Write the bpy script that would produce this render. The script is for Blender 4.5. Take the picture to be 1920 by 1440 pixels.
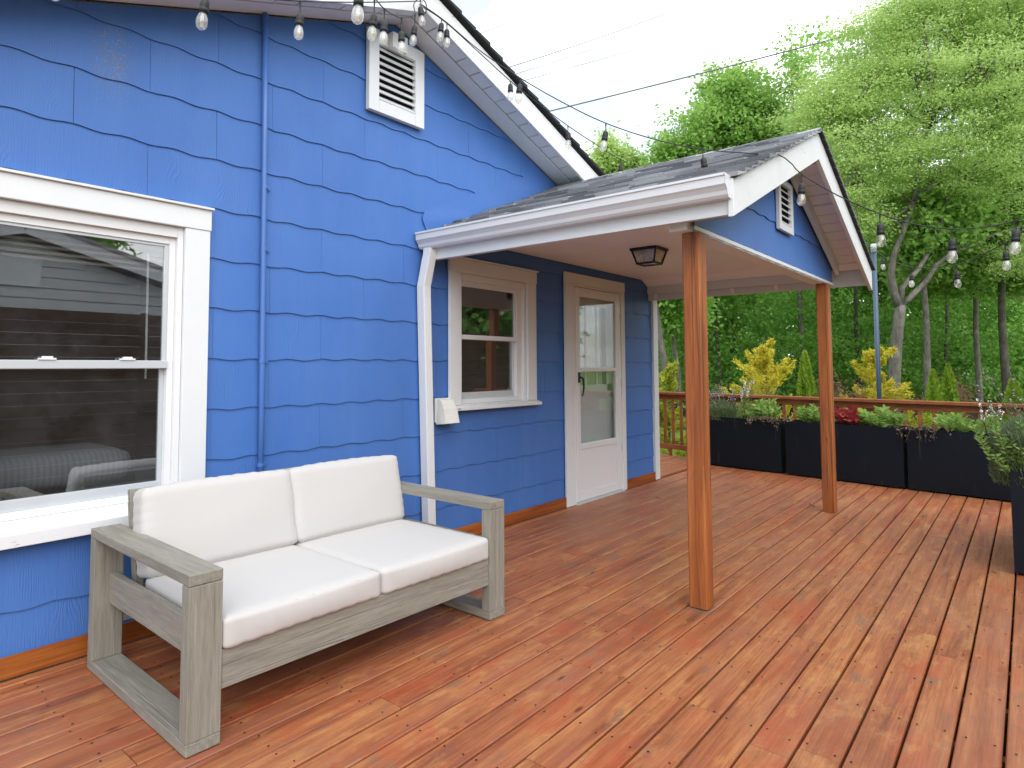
import bpy, bmesh, math, random
import numpy as np
from mathutils import Vector, Matrix

for o in list(bpy.data.objects):
    bpy.data.objects.remove(o, do_unlink=True)
S = bpy.context.scene
C = S.collection
R_ = random.Random(7)
RAD = math.radians

# ------------------------------------------------------------------ camera
CAM = Vector((0.0, -3.29870, 1.31203))
FW = Vector((0.75098285, 0.65793418, 0.05610145))
RT = Vector((0.6590313, -0.75211418, -0.00141844))
UP = Vector((-0.04126146, -0.03803783, 0.99842407))
FPX, CX, CY = 1205.208, 872.247, 618.299          # focal length and optical axis in photo pixels (1920 x 1440)
cd = bpy.data.cameras.new('camera')
cam = bpy.data.objects.new('camera', cd); C.objects.link(cam)
cam.matrix_world = Matrix(((RT.x, UP.x, -FW.x, CAM.x), (RT.y, UP.y, -FW.y, CAM.y), (RT.z, UP.z, -FW.z, CAM.z), (0, 0, 0, 1)))
cd.sensor_width = 36; cd.lens = FPX / 1920 * 36
cd.shift_x = (960 - CX) / 1920; cd.shift_y = -(720 - CY) / 1920
cd.clip_start = 0.05; cd.clip_end = 600
S.camera = cam
S.render.resolution_x, S.render.resolution_y = 1024, 768

# ------------------------------------------------------------------ sky, sun, exposure
SUN_EL, SUN_AZ = 42, 242                           # degrees; azimuth of the sun measured from +X towards +Y
w = bpy.data.worlds.new('World'); S.world = w; w.use_nodes = True
nt = w.node_tree; nt.nodes.clear()
out = nt.nodes.new('ShaderNodeOutputWorld')
sky = nt.nodes.new('ShaderNodeTexSky'); sky.sky_type = 'NISHITA'; sky.sun_disc = False
sky.sun_elevation = RAD(SUN_EL); sky.sun_rotation = RAD(90 - SUN_AZ)
sky.air_density = 1.0; sky.dust_density = 2.0; sky.ozone_density = 1.5
b1 = nt.nodes.new('ShaderNodeBackground'); b1.inputs['Strength'].default_value = 0.12
nt.links.new(sky.outputs[0], b1.inputs['Color'])
b2 = nt.nodes.new('ShaderNodeBackground'); b2.inputs['Color'].default_value = (0.955, 0.98, 1.0, 1); b2.inputs['Strength'].default_value = 1.12
tc = nt.nodes.new('ShaderNodeTexCoord')
mp = nt.nodes.new('ShaderNodeMapping'); mp.inputs['Scale'].default_value = (1, 1, 2.2); mp.inputs['Location'].default_value = (0.35, 0.1, 0.4)
nz = nt.nodes.new('ShaderNodeTexNoise'); nz.inputs['Scale'].default_value = 2.3; nz.inputs['Detail'].default_value = 5; nz.inputs['Roughness'].default_value = 0.55
rp = nt.nodes.new('ShaderNodeValToRGB'); rp.color_ramp.elements[0].position = 0.43; rp.color_ramp.elements[1].position = 0.56
rp.color_ramp.elements[0].color = (0.32, 0.32, 0.32, 1)
mx = nt.nodes.new('ShaderNodeMixShader')
nt.links.new(tc.outputs['Generated'], mp.inputs[0]); nt.links.new(mp.outputs[0], nz.inputs['Vector'])
nt.links.new(nz.outputs[0], rp.inputs[0]); nt.links.new(rp.outputs[0], mx.inputs[0])
nt.links.new(b1.outputs[0], mx.inputs[1]); nt.links.new(b2.outputs[0], mx.inputs[2]); nt.links.new(mx.outputs[0], out.inputs[0])

sl = bpy.data.lights.new('sun', 'SUN'); sl.energy = 1.05; sl.angle = RAD(70); sl.color = (1.0, 0.975, 0.94)
sun = bpy.data.objects.new('sun', sl); C.objects.link(sun)
sd = Vector((math.cos(RAD(SUN_EL)) * math.cos(RAD(SUN_AZ)), math.cos(RAD(SUN_EL)) * math.sin(RAD(SUN_AZ)), math.sin(RAD(SUN_EL))))
sun.rotation_euler = sd.to_track_quat('Z', 'Y').to_euler(); sun.location = (0, -10, 20)

S.view_settings.view_transform = 'Standard'; S.view_settings.look = 'None'
S.view_settings.gamma = 1.0; S.view_settings.use_curve_mapping = False
S.view_settings.exposure = 1.08

# ------------------------------------------------------------------ helpers: pixels to points
def ray(x, y):
    return FW + RT * ((x - CX) / FPX) - UP * ((y - CY) / FPX)
def at(x, y, d):                                   # point at depth d along the optical axis
    return CAM + ray(x, y) * d
def on_z(x, y, z):
    v = ray(x, y); return CAM + v * ((z - CAM.z) / v.z)
def on_y(x, y, yy):
    v = ray(x, y); return CAM + v * ((yy - CAM.y) / v.y)
def base_at(x, d, z):                              # point on the ground z below pixel column x at depth d
    v = ray(x, 686); v = Vector((v.x, v.y, 0)); p = CAM + v * d; p.z = z; return p

# ------------------------------------------------------------------ helpers: objects
def wm(o):
    m = o.matrix_basis.copy()
    if o.parent: m = wm(o.parent) @ o.matrix_parent_inverse @ m
    return m
def setp(o, parent):
    if parent is not None:
        o.parent = parent; o.matrix_parent_inverse = wm(parent).inverted()
def tag(o, label=None, cat=None, group=None, kind=None):
    if label: o['label'] = label
    if cat: o['category'] = cat
    if group: o['group'] = group
    if kind: o['kind'] = kind
    return o
def empty(name, loc, label=None, cat=None, group=None, rz=0, parent=None):
    o = bpy.data.objects.new(name, None); C.objects.link(o); o.location = loc; o.rotation_euler = (0, 0, rz)
    o.empty_display_size = 0.1
    setp(o, parent); return tag(o, label, cat, group)
def link(name, me, mat, parent=None, smooth=False):
    o = bpy.data.objects.new(name, me); C.objects.link(o)
    if mat: me.materials.append(mat) if len(me.materials) == 0 else None
    if smooth:
        for p in me.polygons: p.use_smooth = True
    setp(o, parent); return o
def bevel(o, w=0.003, seg=2):
    m = o.modifiers.new('bevel', 'BEVEL'); m.width = w; m.segments = seg; m.limit_method = 'ANGLE'; m.angle_limit = RAD(40); return o

class MB:
    def __init__(s): s.v = []; s.f = []
    def add(s, vs, fs):
        b = len(s.v); s.v += [tuple(x) for x in vs]; s.f += [tuple(i + b for i in f) for f in fs]; return s
    def box(s, x0, y0, z0, x1, y1, z1, M=None):
        vs = [Vector(p) for p in ((x0, y0, z0), (x1, y0, z0), (x1, y1, z0), (x0, y1, z0), (x0, y0, z1), (x1, y0, z1), (x1, y1, z1), (x0, y1, z1))]
        if M: vs = [M @ v for v in vs]
        return s.add(vs, [(0, 3, 2, 1), (4, 5, 6, 7), (0, 1, 5, 4), (1, 2, 6, 5), (2, 3, 7, 6), (3, 0, 4, 7)])
    def prism(s, poly, axis, a, b):
        # poly: list of 2-D points counter-clockwise; extruded along axis between a and b
        n = len(poly)
        def P(p, t):
            if axis == 'y': return (p[0], t, p[1])
            if axis == 'x': return (t, p[0], p[1])
            return (p[0], p[1], t)
        vs = [P(p, a) for p in poly] + [P(p, b) for p in poly]
        fs = [tuple(range(n)), tuple(range(2 * n - 1, n - 1, -1))] + [(i, i + n, (i + 1) % n + n, (i + 1) % n) for i in range(n)]
        return s.add(vs, fs)
    def beam(s, p, q, wdt, hgt, up=Vector((0, 0, 1))):
        p = Vector(p); q = Vector(q); d = (q - p).normalized(); sx = d.cross(up).normalized(); u2 = sx.cross(d)
        vs = []
        for e in (p, q):
            for a, b in ((-1, -1), (1, -1), (1, 1), (-1, 1)): vs.append(e + sx * (a * wdt / 2) + u2 * (b * hgt / 2))
        return s.add(vs, [(0, 3, 2, 1), (4, 5, 6, 7), (0, 1, 5, 4), (1, 2, 6, 5), (2, 3, 7, 6), (3, 0, 4, 7)])
    def tube(s, pts, radii, n=8, cap=True):
        pts = [Vector(p) for p in pts]
        if not hasattr(radii, '__len__'): radii = [radii] * len(pts)
        rings = []; prev = None
        for i, p in enumerate(pts):
            d = (pts[min(i + 1, len(pts) - 1)] - pts[max(i - 1, 0)])
            d = d.normalized() if d.length > 1e-9 else Vector((0, 0, 1))
            if prev is None:
                a = d.cross(Vector((0, 0, 1)))
                if a.length < 1e-3: a = d.cross(Vector((1, 0, 0)))
            else: a = prev - d * prev.dot(d)
            a.normalize(); prev = a; b = d.cross(a)
            rings.append([p + (a * math.cos(2 * math.pi * k / n) + b * math.sin(2 * math.pi * k / n)) * radii[i] for k in range(n)])
        vs = [v for r in rings for v in r]; fs = []
        for i in range(len(rings) - 1):
            for k in range(n): fs.append((i * n + k, i * n + (k + 1) % n, (i + 1) * n + (k + 1) % n, (i + 1) * n + k))
        if cap: fs.append(tuple(range(n - 1, -1, -1))); fs.append(tuple(range((len(rings) - 1) * n, len(rings) * n)))
        return s.add(vs, fs)
    def lathe(s, prof, c=(0, 0, 0), n=14, M=None):
        vs = []; fs = []
        for (r, z) in prof:
            for k in range(n):
                v = Vector((r * math.cos(2 * math.pi * k / n), r * math.sin(2 * math.pi * k / n), z))
                vs.append((M @ v if M else v) + Vector(c))
        for i in range(len(prof) - 1):
            for k in range(n): fs.append((i * n + k, i * n + (k + 1) % n, (i + 1) * n + (k + 1) % n, (i + 1) * n + k))
        fs.append(tuple(range(n - 1, -1, -1))); fs.append(tuple(range((len(prof) - 1) * n, len(prof) * n)))
        return s.add(vs, fs)
    def mesh(s, name):
        me = bpy.data.meshes.new(name); me.from_pydata(s.v, [], s.f); me.update(); return me
    def build(s, name, mat, parent=None, smooth=False, bev=0, seg=2):
        o = link(name, s.mesh(name), mat, parent, smooth)
        if bev: bevel(o, bev, seg)
        return o

def np_mesh(name, V, nq):
    # V: (nq*4,3) array of quads
    me = bpy.data.meshes.new(name); me.vertices.add(len(V)); me.vertices.foreach_set('co', V.astype(np.float32).ravel())
    me.loops.add(nq * 4); me.loops.foreach_set('vertex_index', np.arange(nq * 4, dtype=np.int32))
    me.polygons.add(nq); me.polygons.foreach_set('loop_start', np.arange(0, nq * 4, 4, dtype=np.int32))
    me.polygons.foreach_set('loop_total', np.full(nq, 4, np.int32))
    me.update(calc_edges=True); return me

# ------------------------------------------------------------------ materials
class N:
    def __init__(s, name):
        s.m = bpy.data.materials.new(name); s.m.use_nodes = True; s.t = s.m.node_tree; s.t.nodes.clear()
        s.out = s.t.nodes.new('ShaderNodeOutputMaterial')
    def n(s, typ, props=None, **inp):
        nd = s.t.nodes.new('ShaderNode' + typ)
        for k, v in (props or {}).items(): setattr(nd, k, v)
        for k, v in inp.items():
            key = k.replace('_', ' ')
            sock = nd.inputs[int(k[1:])] if (k[0] == 'i' and k[1:].isdigit()) else nd.inputs[key]
            s.set(sock, v)
        return nd
    def set(s, sock, v):
        if isinstance(v, bpy.types.NodeSocket): s.t.links.new(v, sock)
        elif isinstance(v, bpy.types.Node): s.t.links.new(v.outputs[0], sock)
        else:
            if hasattr(sock.default_value, '__len__') and len(sock.default_value) == 4 and len(v) == 3: v = (*v, 1)
            sock.default_value = v
    def ramp(s, fac, stops, interp='LINEAR'):
        nd = s.t.nodes.new('ShaderNodeValToRGB'); cr = nd.color_ramp; cr.interpolation = interp
        while len(cr.elements) < len(stops): cr.elements.new(0.5)
        for e, (p, c) in zip(cr.elements, stops):
            e.position = p; e.color = (*c, 1) if hasattr(c, '__len__') else (c, c, c, 1)
        s.set(nd.inputs[0], fac); return nd.outputs[0]
    def math(s, op, a, b=0.0, c=0.0, clamp=False):
        nd = s.t.nodes.new('ShaderNodeMath'); nd.operation = op; nd.use_clamp = clamp
        s.set(nd.inputs[0], a); s.set(nd.inputs[1], b); s.set(nd.inputs[2], c); return nd.outputs[0]
    def mix(s, fac, a, b, mode='MIX'):
        nd = s.t.nodes.new('ShaderNodeMix'); nd.data_type = 'RGBA'; nd.blend_type = mode
        s.set(nd.inputs[0], fac); s.set(nd.inputs[6], a); s.set(nd.inputs[7], b); return nd.outputs[2]
    def pos(s, scale=(1, 1, 1), rnd=0.0, obj=False):
        # world position (or object coordinates), scaled, with a per-object random offset
        if obj: src = s.n('TexCoord').outputs['Object']
        else: src = s.n('NewGeometry').outputs['Position']
        if rnd:
            r = s.n('ObjectInfo').outputs['Random']; off = s.math('MULTIPLY', r, rnd)
            cx = s.n('CombineXYZ', X=off, Y=off, Z=off)
            src = s.n('VectorMath', {'operation': 'ADD'}, i0=src, i1=cx.outputs[0]).outputs[0]
        return s.n('Mapping', Vector=src, Scale=scale).outputs[0]
    def noise(s, vec, scale, detail=3, rough=0.55, dist=0.0):
        return s.n('TexNoise', Vector=vec, Scale=scale, Detail=detail, Roughness=rough, Distortion=dist).outputs[0]
    def bump(s, h, strength=0.3, dist=0.01, normal=None):
        nd = s.n('Bump', Height=h, Strength=strength, Distance=dist)
        if normal: s.set(nd.inputs['Normal'], normal)
        return nd.outputs[0]
    def bsdf(s, color, rough=0.5, normal=None, spec=0.5, metal=0.0, **kw):
        nd = s.n('BsdfPrincipled', Base_Color=color, Roughness=rough, Metallic=metal)
        nd.inputs['Specular IOR Level'].default_value = spec
        if normal: s.set(nd.inputs['Normal'], normal)
        for k, v in kw.items(): s.set(nd.inputs[k.replace('_', ' ')], v)
        s.t.links.new(nd.outputs[0], s.out.inputs[0]); return s.m

def M_siding():
    n = N('blue siding paint')
    p = n.pos((1, 1, 1), 23.0)
    warp = n.n('TexNoise', Vector=n.n('Mapping', Vector=p, Scale=(4.0, 1, 1.6)).outputs[0], Scale=1.6, Detail=2.0, Roughness=0.5).outputs[0]
    wv = n.n('TexWave', {'wave_type': 'BANDS', 'bands_direction': 'X', 'wave_profile': 'SIN'},
             Vector=n.n('Mapping', Vector=n.n('CombineXYZ', X=n.math('ADD', n.n('SeparateXYZ', Vector=p).outputs[0], n.math('MULTIPLY', warp, 0.20)), Y=0.0, Z=0.0).outputs[0], Scale=(1, 1, 1)).outputs[0],
             Scale=26.0, Distortion=0.6, Detail=2.0, Detail_Scale=2.0).outputs[0]
    fine = n.noise(n.n('Mapping', Vector=p, Scale=(180, 180, 6)).outputs[0], 1.0, 2)
    msk = n.ramp(n.noise(n.n('Mapping', Vector=p, Scale=(3, 3, 2)).outputs[0], 1.6, 2), [(0.46, 0.06), (0.70, 1.0)])
    h = n.math('ADD', n.math('MULTIPLY', n.math('MULTIPLY', wv, msk), 0.42), n.math('MULTIPLY', fine, 0.6))
    big = n.noise(n.pos(), 1.3, 4, 0.6)
    col = n.mix(n.ramp(big, [(0.3, 0.0), (0.75, 1.0)]), (0.054, 0.148, 0.435), (0.068, 0.172, 0.480))
    fade = n.ramp(n.noise(n.n('Mapping', Vector=n.pos(), Scale=(5, 5, 0.7)).outputs[0], 1.0, 5, 0.65), [(0.40, 0.0), (0.75, 1.0)])
    col = n.mix(n.math('MULTIPLY', fade, 0.18), col, (0.125, 0.25, 0.53))
    rnd = n.n('ObjectInfo').outputs['Random']
    col = n.mix(n.math('MULTIPLY', rnd, 0.10), col, (0.05, 0.132, 0.39))
    # chipped spot high on the wall
    g = n.n('NewGeometry').outputs['Position']
    d = n.n('VectorMath', {'operation': 'DISTANCE'}, i0=n.n('VectorMath', {'operation': 'MULTIPLY'}, i0=g, i1=(1.4, 0, 0.75)).outputs[0], i1=(1.165 * 1.4, 0, 2.80 * 0.75)).outputs['Value']
    fall = n.ramp(d, [(0.02, 1.0), (0.30, 0.0)])
    ch = n.noise(n.n('Mapping', Vector=g, Scale=(150, 150, 90)).outputs[0], 1.0, 4, 0.7)
    chip = n.ramp(n.math('ADD', ch, n.math('MULTIPLY', fall, 0.13)), [(0.70, 0.0), (0.74, 1.0)])
    chip = n.math('MULTIPLY', chip, n.ramp(d, [(0.2, 1.0), (0.42, 0.0)]))
    smd = n.math('MULTIPLY', n.ramp(n.noise(n.n('Mapping', Vector=g, Scale=(22, 22, 13)).outputs[0], 1.0, 5, 0.7), [(0.42, 0.0), (0.66, 1.0)]), n.ramp(d, [(0.0, 1.0), (0.17, 0.0)]))
    col = n.mix(n.math('MULTIPLY', smd, 0.75), col, (0.135, 0.155, 0.19))
    col = n.mix(n.math('MULTIPLY', chip, 0.85), col, (0.30, 0.27, 0.20))
    spk = n.ramp(n.noise(n.n('Mapping', Vector=n.pos(), Scale=(70, 70, 70)).outputs[0], 1.0, 2), [(0.74, 0.0), (0.77, 1.0)])
    col = n.mix(n.math('MULTIPLY', spk, 0.25), col, (0.25, 0.33, 0.55))
    return n.bsdf(col, 0.5, n.bump(h, 0.42, 0.006), 0.28)

def M_paint(name, col, rough=0.45, chips=0.0, dirt=0.05, bump=0.12):
    n = N(name)
    p = n.pos((1, 1, 1), 3.0)
    a = n.noise(p, 5.0, 5, 0.65)
    c = n.mix(n.math('MULTIPLY', n.ramp(a, [(0.35, 0.0), (0.8, 1.0)]), dirt * 4), col, tuple(x * 0.80 for x in col))
    fine = n.noise(n.n('Mapping', Vector=p, Scale=(1, 1, 1)).outputs[0], 60.0, 3)
    if chips:
        k = n.ramp(n.noise(n.n('Mapping', Vector=p, Scale=(9, 30, 30)).outputs[0], 1.0, 6, 0.7), [(0.66 - chips * .1, 0.0), (0.70 - chips * .1, 1.0)])
        c = n.mix(k, c, (0.42, 0.39, 0.34)); fine = n.math('SUBTRACT', fine, k)
    return n.bsdf(c, rough, n.bump(fine, bump, 0.004), 0.4)

def M_wood(name, cols, axis=0, scale=1.0, rough=0.5, knots=True, blotch=None, bump=0.25, rnd=11.0, obj=False, crack=0.0, spec=0.4, wear=False):
    n = N(name)
    p = n.pos((1, 1, 1), rnd, obj)
    st = [26.0, 26.0, 26.0]; st[axis] = 1.1
    lo = [7.0, 7.0, 7.0]; lo[axis] = 0.8
    g1 = n.noise(n.n('Mapping', Vector=p, Scale=tuple(x * scale for x in st)).outputs[0], 1.0, 5, 0.65, 0.6)
    st2 = [x * 6 for x in st]; st2[axis] = 5
    g2 = n.noise(n.n('Mapping', Vector=p, Scale=tuple(x * scale for x in st2)).outputs[0], 1.0, 2)
    g3 = n.noise(n.n('Mapping', Vector=p, Scale=tuple(x * scale for x in lo)).outputs[0], 1.0, 4, 0.6, 0.9)
    f = n.math('ADD', n.math('MULTIPLY', g1, 0.55), n.math('MULTIPLY', g3, 0.45))
    c = n.ramp(f, [(0.34, cols[0]), (0.46, cols[1]), (0.55, cols[2]), (0.68, cols[3])])
    c = n.mix(n.math('MULTIPLY', n.ramp(g2, [(0.45, 0.0), (0.7, 1.0)]), 0.35), c, tuple(x * 0.55 for x in cols[0]))
    if blotch:
        for sc, thr, bc, am in blotch:
            bsc = [1.0, 1.0, 1.0]; bsc[axis] = 0.45
            bn = n.noise(n.n('Mapping', Vector=n.pos((1, 1, 1), rnd * 3.1 + sc, obj), Scale=tuple(x * sc for x in bsc)).outputs[0], 1.0, 6, 0.68)
            c = n.mix(n.math('MULTIPLY', n.ramp(bn, [(thr, 0.0), (thr + 0.13, 1.0)]), am), c, bc)
    if wear:
        w1 = n.noise(n.n('Mapping', Vector=n.pos(), Scale=(0.55, 0.8, 1)).outputs[0], 1.0, 6, 0.7, 0.6)
        c = n.mix(n.math('MULTIPLY', n.ramp(w1, [(0.47, 0.0), (0.64, 1.0)]), 0.30), c, (0.28, 0.135, 0.080))
        w2 = n.noise(n.n('Mapping', Vector=n.pos(), Scale=(1.3, 2.2, 1)).outputs[0], 1.0, 6, 0.72, 0.8)
        c = n.mix(n.math('MULTIPLY', n.ramp(w2, [(0.56, 0.0), (0.70, 1.0)]), 0.5), c, (0.190, 0.062, 0.032))
    h = n.math('ADD', g1, n.math('MULTIPLY', g2, 0.5))
    if knots:
        ks = [5.5, 5.5, 5.5]; ks[axis] = 1.7
        v = n.n('TexVoronoi', Vector=n.n('Mapping', Vector=n.pos((1, 1, 1), rnd * 5.3 + 2, obj), Scale=tuple(ks)).outputs[0], Scale=1.0, Randomness=1.0).outputs['Distance']
        k = n.ramp(v, [(0.03, 1.0), (0.065, 0.0)])
        c = n.mix(n.math('MULTIPLY', k, 0.7), c, tuple(x * 0.3 for x in cols[0]))
    if crack:
        cs = [34.0, 34.0, 34.0]; cs[axis] = 0.5
        ck = n.ramp(n.noise(n.n('Mapping', Vector=p, Scale=tuple(cs)).outputs[0], 1.0, 2, 0.5, 1.0), [(0.605, 0.0), (0.645, 1.0)])
        c = n.mix(n.math('MULTIPLY', ck, crack), c, tuple(x * 0.12 for x in cols[0])); h = n.math('SUBTRACT', h, n.math('MULTIPLY', ck, 2.0))
    return n.bsdf(c, n.math('ADD', n.math('MULTIPLY', g1, 0.25), rough - 0.1), n.bump(h, bump, 0.004), spec)

def M_leaf(name, dark, mid, light, trans=0.45, noise_scale=0.9, rough=0.5):
    n = N(name)
    r = n.n('NewGeometry').outputs['Random Per Island']
    ns = n.noise(n.pos(), noise_scale, 3, 0.6)
    f = n.math('ADD', n.math('MULTIPLY', r, 0.55), n.math('MULTIPLY', n.ramp(ns, [(0.3, 0.0), (0.7, 1.0)]), 0.45))
    c = n.ramp(f, [(0.05, dark), (0.5, mid), (0.95, light)])
    d = n.n('BsdfPrincipled', Base_Color=c, Roughness=rough); d.inputs['Specular IOR Level'].default_value = 0.3
    t = n.n('BsdfTranslucent', Color=n.mix(0.5, c, light))
    m = n.n('MixShader', i0=trans, i1=d.outputs[0], i2=t.outputs[0])
    n.t.links.new(m.outputs[0], n.out.inputs[0]); return n.m

def M_bark(name, a, b):
    n = N(name); p = n.pos((1, 1, 1), 4.0)
    f = n.noise(n.n('Mapping', Vector=p, Scale=(9, 9, 2.2)).outputs[0], 2.2, 6, 0.7)
    c = n.ramp(f, [(0.3, a), (0.7, b)])
    c = n.mix(n.math('MULTIPLY', n.ramp(n.noise(p, 3.0, 4), [(0.5, 0.0), (0.7, 1.0)]), 0.6), c, tuple(min(1, x * 1.5) for x in b))
    return n.bsdf(c, 0.9, n.bump(f, 0.8, 0.04), 0.1)

def M_glass(name, tint=(1, 1, 1), refl=1.0, base=0.05, rough=0.0, haze=0.0, hazecol=(0.8, 0.8, 0.8)):
    n = N(name)
    lw = n.n('LayerWeight', Blend=0.5).outputs['Facing']
    f = n.math('MULTIPLY', n.math('ADD', n.math('MULTIPLY', n.math('POWER', lw, 5.0), 0.9), base), refl, clamp=True)
    t = n.n('BsdfTransparent', Color=tint); g = n.n('BsdfGlossy', Color=(1, 1, 1), Roughness=rough)
    m = n.n('MixShader', i0=f, i1=t.outputs[0], i2=g.outputs[0])
    if haze:
        k = n.math('MULTIPLY', n.ramp(n.noise(n.pos(), 3.0, 6, 0.7), [(0.4, 0.15), (0.8, 1.0)]), haze)
        m = n.n('MixShader', i0=k, i1=m.outputs[0], i2=n.n('BsdfDiffuse', Color=hazecol).outputs[0])
    n.t.links.new(m.outputs[0], n.out.inputs[0]); return n.m

def M_roof():
    n = N('asphalt shingle'); p = n.pos((1, 1, 1), 9.0)
    g = n.noise(p, 240.0, 2, 0.6); b = n.noise(p, 4.0, 3)
    rnd = n.n('ObjectInfo').outputs['Random']
    c = n.ramp(n.math('ADD', n.math('MULTIPLY', g, 0.38), n.math('ADD', n.math('MULTIPLY', rnd, 0.36), n.math('MULTIPLY', b, 0.2))), [(0.28, (0.10, 0.103, 0.113)), (0.5, (0.26, 0.265, 0.285)), (0.72, (0.44, 0.45, 0.475))])
    return n.bsdf(c, 0.65, n.bump(g, 0.5, 0.004), 0.5)

def M_fabric(name, col):
    n = N(name); p = n.pos((1, 1, 1), 2.0)
    a = n.n('TexWave', {'wave_type': 'BANDS', 'bands_direction': 'X'}, Vector=p, Scale=230.0, Distortion=1.5, Detail=2.0).outputs[0]
    b = n.n('TexWave', {'wave_type': 'BANDS', 'bands_direction': 'Z'}, Vector=p, Scale=230.0, Distortion=1.5, Detail=2.0).outputs[0]
    w_ = n.math('ADD', a, b); l = n.noise(n.n('Mapping', Vector=p, Scale=(1, 1, 1)).outputs[0], 30.0, 4, 0.7)
    soft = n.noise(p, 4.5, 3, 0.5)
    c = n.mix(n.ramp(l, [(0.3, 0.0), (0.75, 1.0)]), tuple(x * 0.985 for x in col), col)
    nb = n.bump(soft, 0.008, 0.02); nb2 = n.bump(n.math('ADD', n.math('MULTIPLY', w_, 0.0), n.noise(p, 420.0, 2)), 0.25, 0.0015, nb)
    return n.bsdf(c, 0.9, nb2, 0.15, Sheen_Weight=0.15)

def M_planter():
    n = N('black planter'); p = n.pos((1, 1, 1), 5.0)
    g = n.noise(p, 120.0, 3); b = n.noise(p, 2.2, 4)
    s = n.ramp(n.noise(n.n('Mapping', Vector=p, Scale=(40, 40, 40)).outputs[0], 1.0, 3, 0.7), [(0.74, 0.0), (0.77, 1.0)])
    st = n.ramp(n.noise(n.n('Mapping', Vector=p, Scale=(30, 30, 1.5)).outputs[0], 1.0, 3, 0.6), [(0.66, 0.0), (0.76, 1.0)])
    c = n.mix(n.math('MULTIPLY', b, 0.5), (0.005, 0.0085, 0.0145), (0.0095, 0.0135, 0.021))
    c = n.mix(n.math('MULTIPLY', s, 0.6), c, (0.18, 0.18, 0.18)); c = n.mix(n.math('MULTIPLY', st, 0.22), c, (0.16, 0.17, 0.18))
    return n.bsdf(c, 0.5, n.bump(n.math('ADD', n.math('MULTIPLY', g, .3), b), 0.25, 0.01), 0.18)

def M_ceiling():
    n = N('beadboard ceiling'); p = n.pos()
    x = n.n('SeparateXYZ', Vector=p).outputs[0]
    fr = n.math('FRACT', n.math('MULTIPLY', x, 1 / 0.045))
    gr = n.ramp(fr, [(0.0, 0.0), (0.06, 1.0), (0.90, 1.0), (0.97, 0.0)])
    c = n.mix(n.noise(p, 4.0, 4), (0.85, 0.87, 0.88), (0.89, 0.91, 0.92))
    return n.bsdf(c, 0.45, n.bump(gr, 0.6, 0.006), 0.35)

def M_simple(name, col, rough=0.5, metal=0.0, spec=0.5, var=0.15, sc=8.0, bump=0.1):
    n = N(name); p = n.pos((1, 1, 1), 6.0); a = n.noise(p, sc, 4, 0.6)
    c = n.mix(a, tuple(x * (1 - var) for x in col), tuple(min(1, x * (1 + var)) for x in col))
    return n.bsdf(c, rough, n.bump(n.noise(p, sc * 9, 3), bump, 0.004), spec, metal)

def M_grass():
    n = N('lawn'); p = n.pos()
    a = n.noise(p, 0.7, 5, 0.7); b = n.noise(p, 55.0, 3)
    c = n.mix(a, (0.10, 0.19, 0.035), (0.17, 0.27, 0.06)); c = n.mix(n.math('MULTIPLY', b, 0.6), c, (0.06, 0.11, 0.02))
    return n.bsdf(c, 0.9, n.bump(b, 0.8, 0.05), 0.1)

WHITE = (0.68, 0.70, 0.725)
m_side = M_siding()
m_white = M_paint('white trim paint', WHITE, 0.42, 0.0, 0.05)
m_sill = M_paint('flaking white paint', WHITE, 0.5, 0.35, 0.06, 0.3)
m_rake = M_paint('weathered white board', (0.70, 0.71, 0.72), 0.5, 0.16, 0.09, 0.3)
m_soffit = M_paint('soffit paint', (0.80, 0.82, 0.83), 0.5, 0.0, 0.08)
m_vinyl = M_paint('white vinyl', (0.70, 0.71, 0.73), 0.3, 0, 0.02, 0.03)
m_alu = M_simple('grey aluminium frame', (0.55, 0.58, 0.62), 0.35, 0.2, 0.5, 0.05)
m_gutter = M_paint('gutter aluminium white', (0.68, 0.695, 0.72), 0.3, 0, 0.04, 0.03)
m_pipe = M_simple('blue painted pipe', (0.062, 0.158, 0.445), 0.4, 0, 0.5, 0.06, 6, 0.05)
m_glass = M_glass('window glass', (0.80, 0.82, 0.82), 1.0, 0.17, 0.0, 0.05, (0.5, 0.52, 0.55))
m_dglass = M_glass('storm door glass', (0.93, 0.95, 0.94), 1.0, 0.06, 0.0, 0.03)
m_inner = M_simple('interior plaster', (0.30, 0.25, 0.21), 0.9, 0, 0.1)
m_black = M_simple('black metal', (0.012, 0.012, 0.013), 0.4, 0.3, 0.5, 0.2)
m_rubber = M_simple('black rubber', (0.016, 0.017, 0.018), 0.55, 0, 0.4, 0.2)
m_dark = M_simple('dark void', (0.018, 0.017, 0.016), 0.9, 0, 0.1)
m_roof = M_roof()
m_tar = M_simple('black drip edge', (0.018, 0.018, 0.02), 0.6, 0, 0.3)
m_ceil = M_ceiling()
m_deck = M_wood('stained deck wood', [(0.150, 0.040, 0.016), (0.290, 0.090, 0.034), (0.370, 0.134, 0.049), (0.460, 0.210, 0.078)], 0, 1.0, 0.48, True,
                [(2.6, 0.51, (0.29, 0.098, 0.060), 0.55), (5.0, 0.57, (0.47, 0.24, 0.082), 0.6), (3.3, 0.525, (0.34, 0.066, 0.025), 0.7), (13.0, 0.55, (0.47, 0.225, 0.080), 0.5), (16.0, 0.56, (0.21, 0.092, 0.060), 0.5), (6.0, 0.59, (0.125, 0.105, 0.078), 0.8), (9.0, 0.60, (0.20, 0.068, 0.029), 0.5)], 0.5, 17.0, wear=True)
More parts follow.
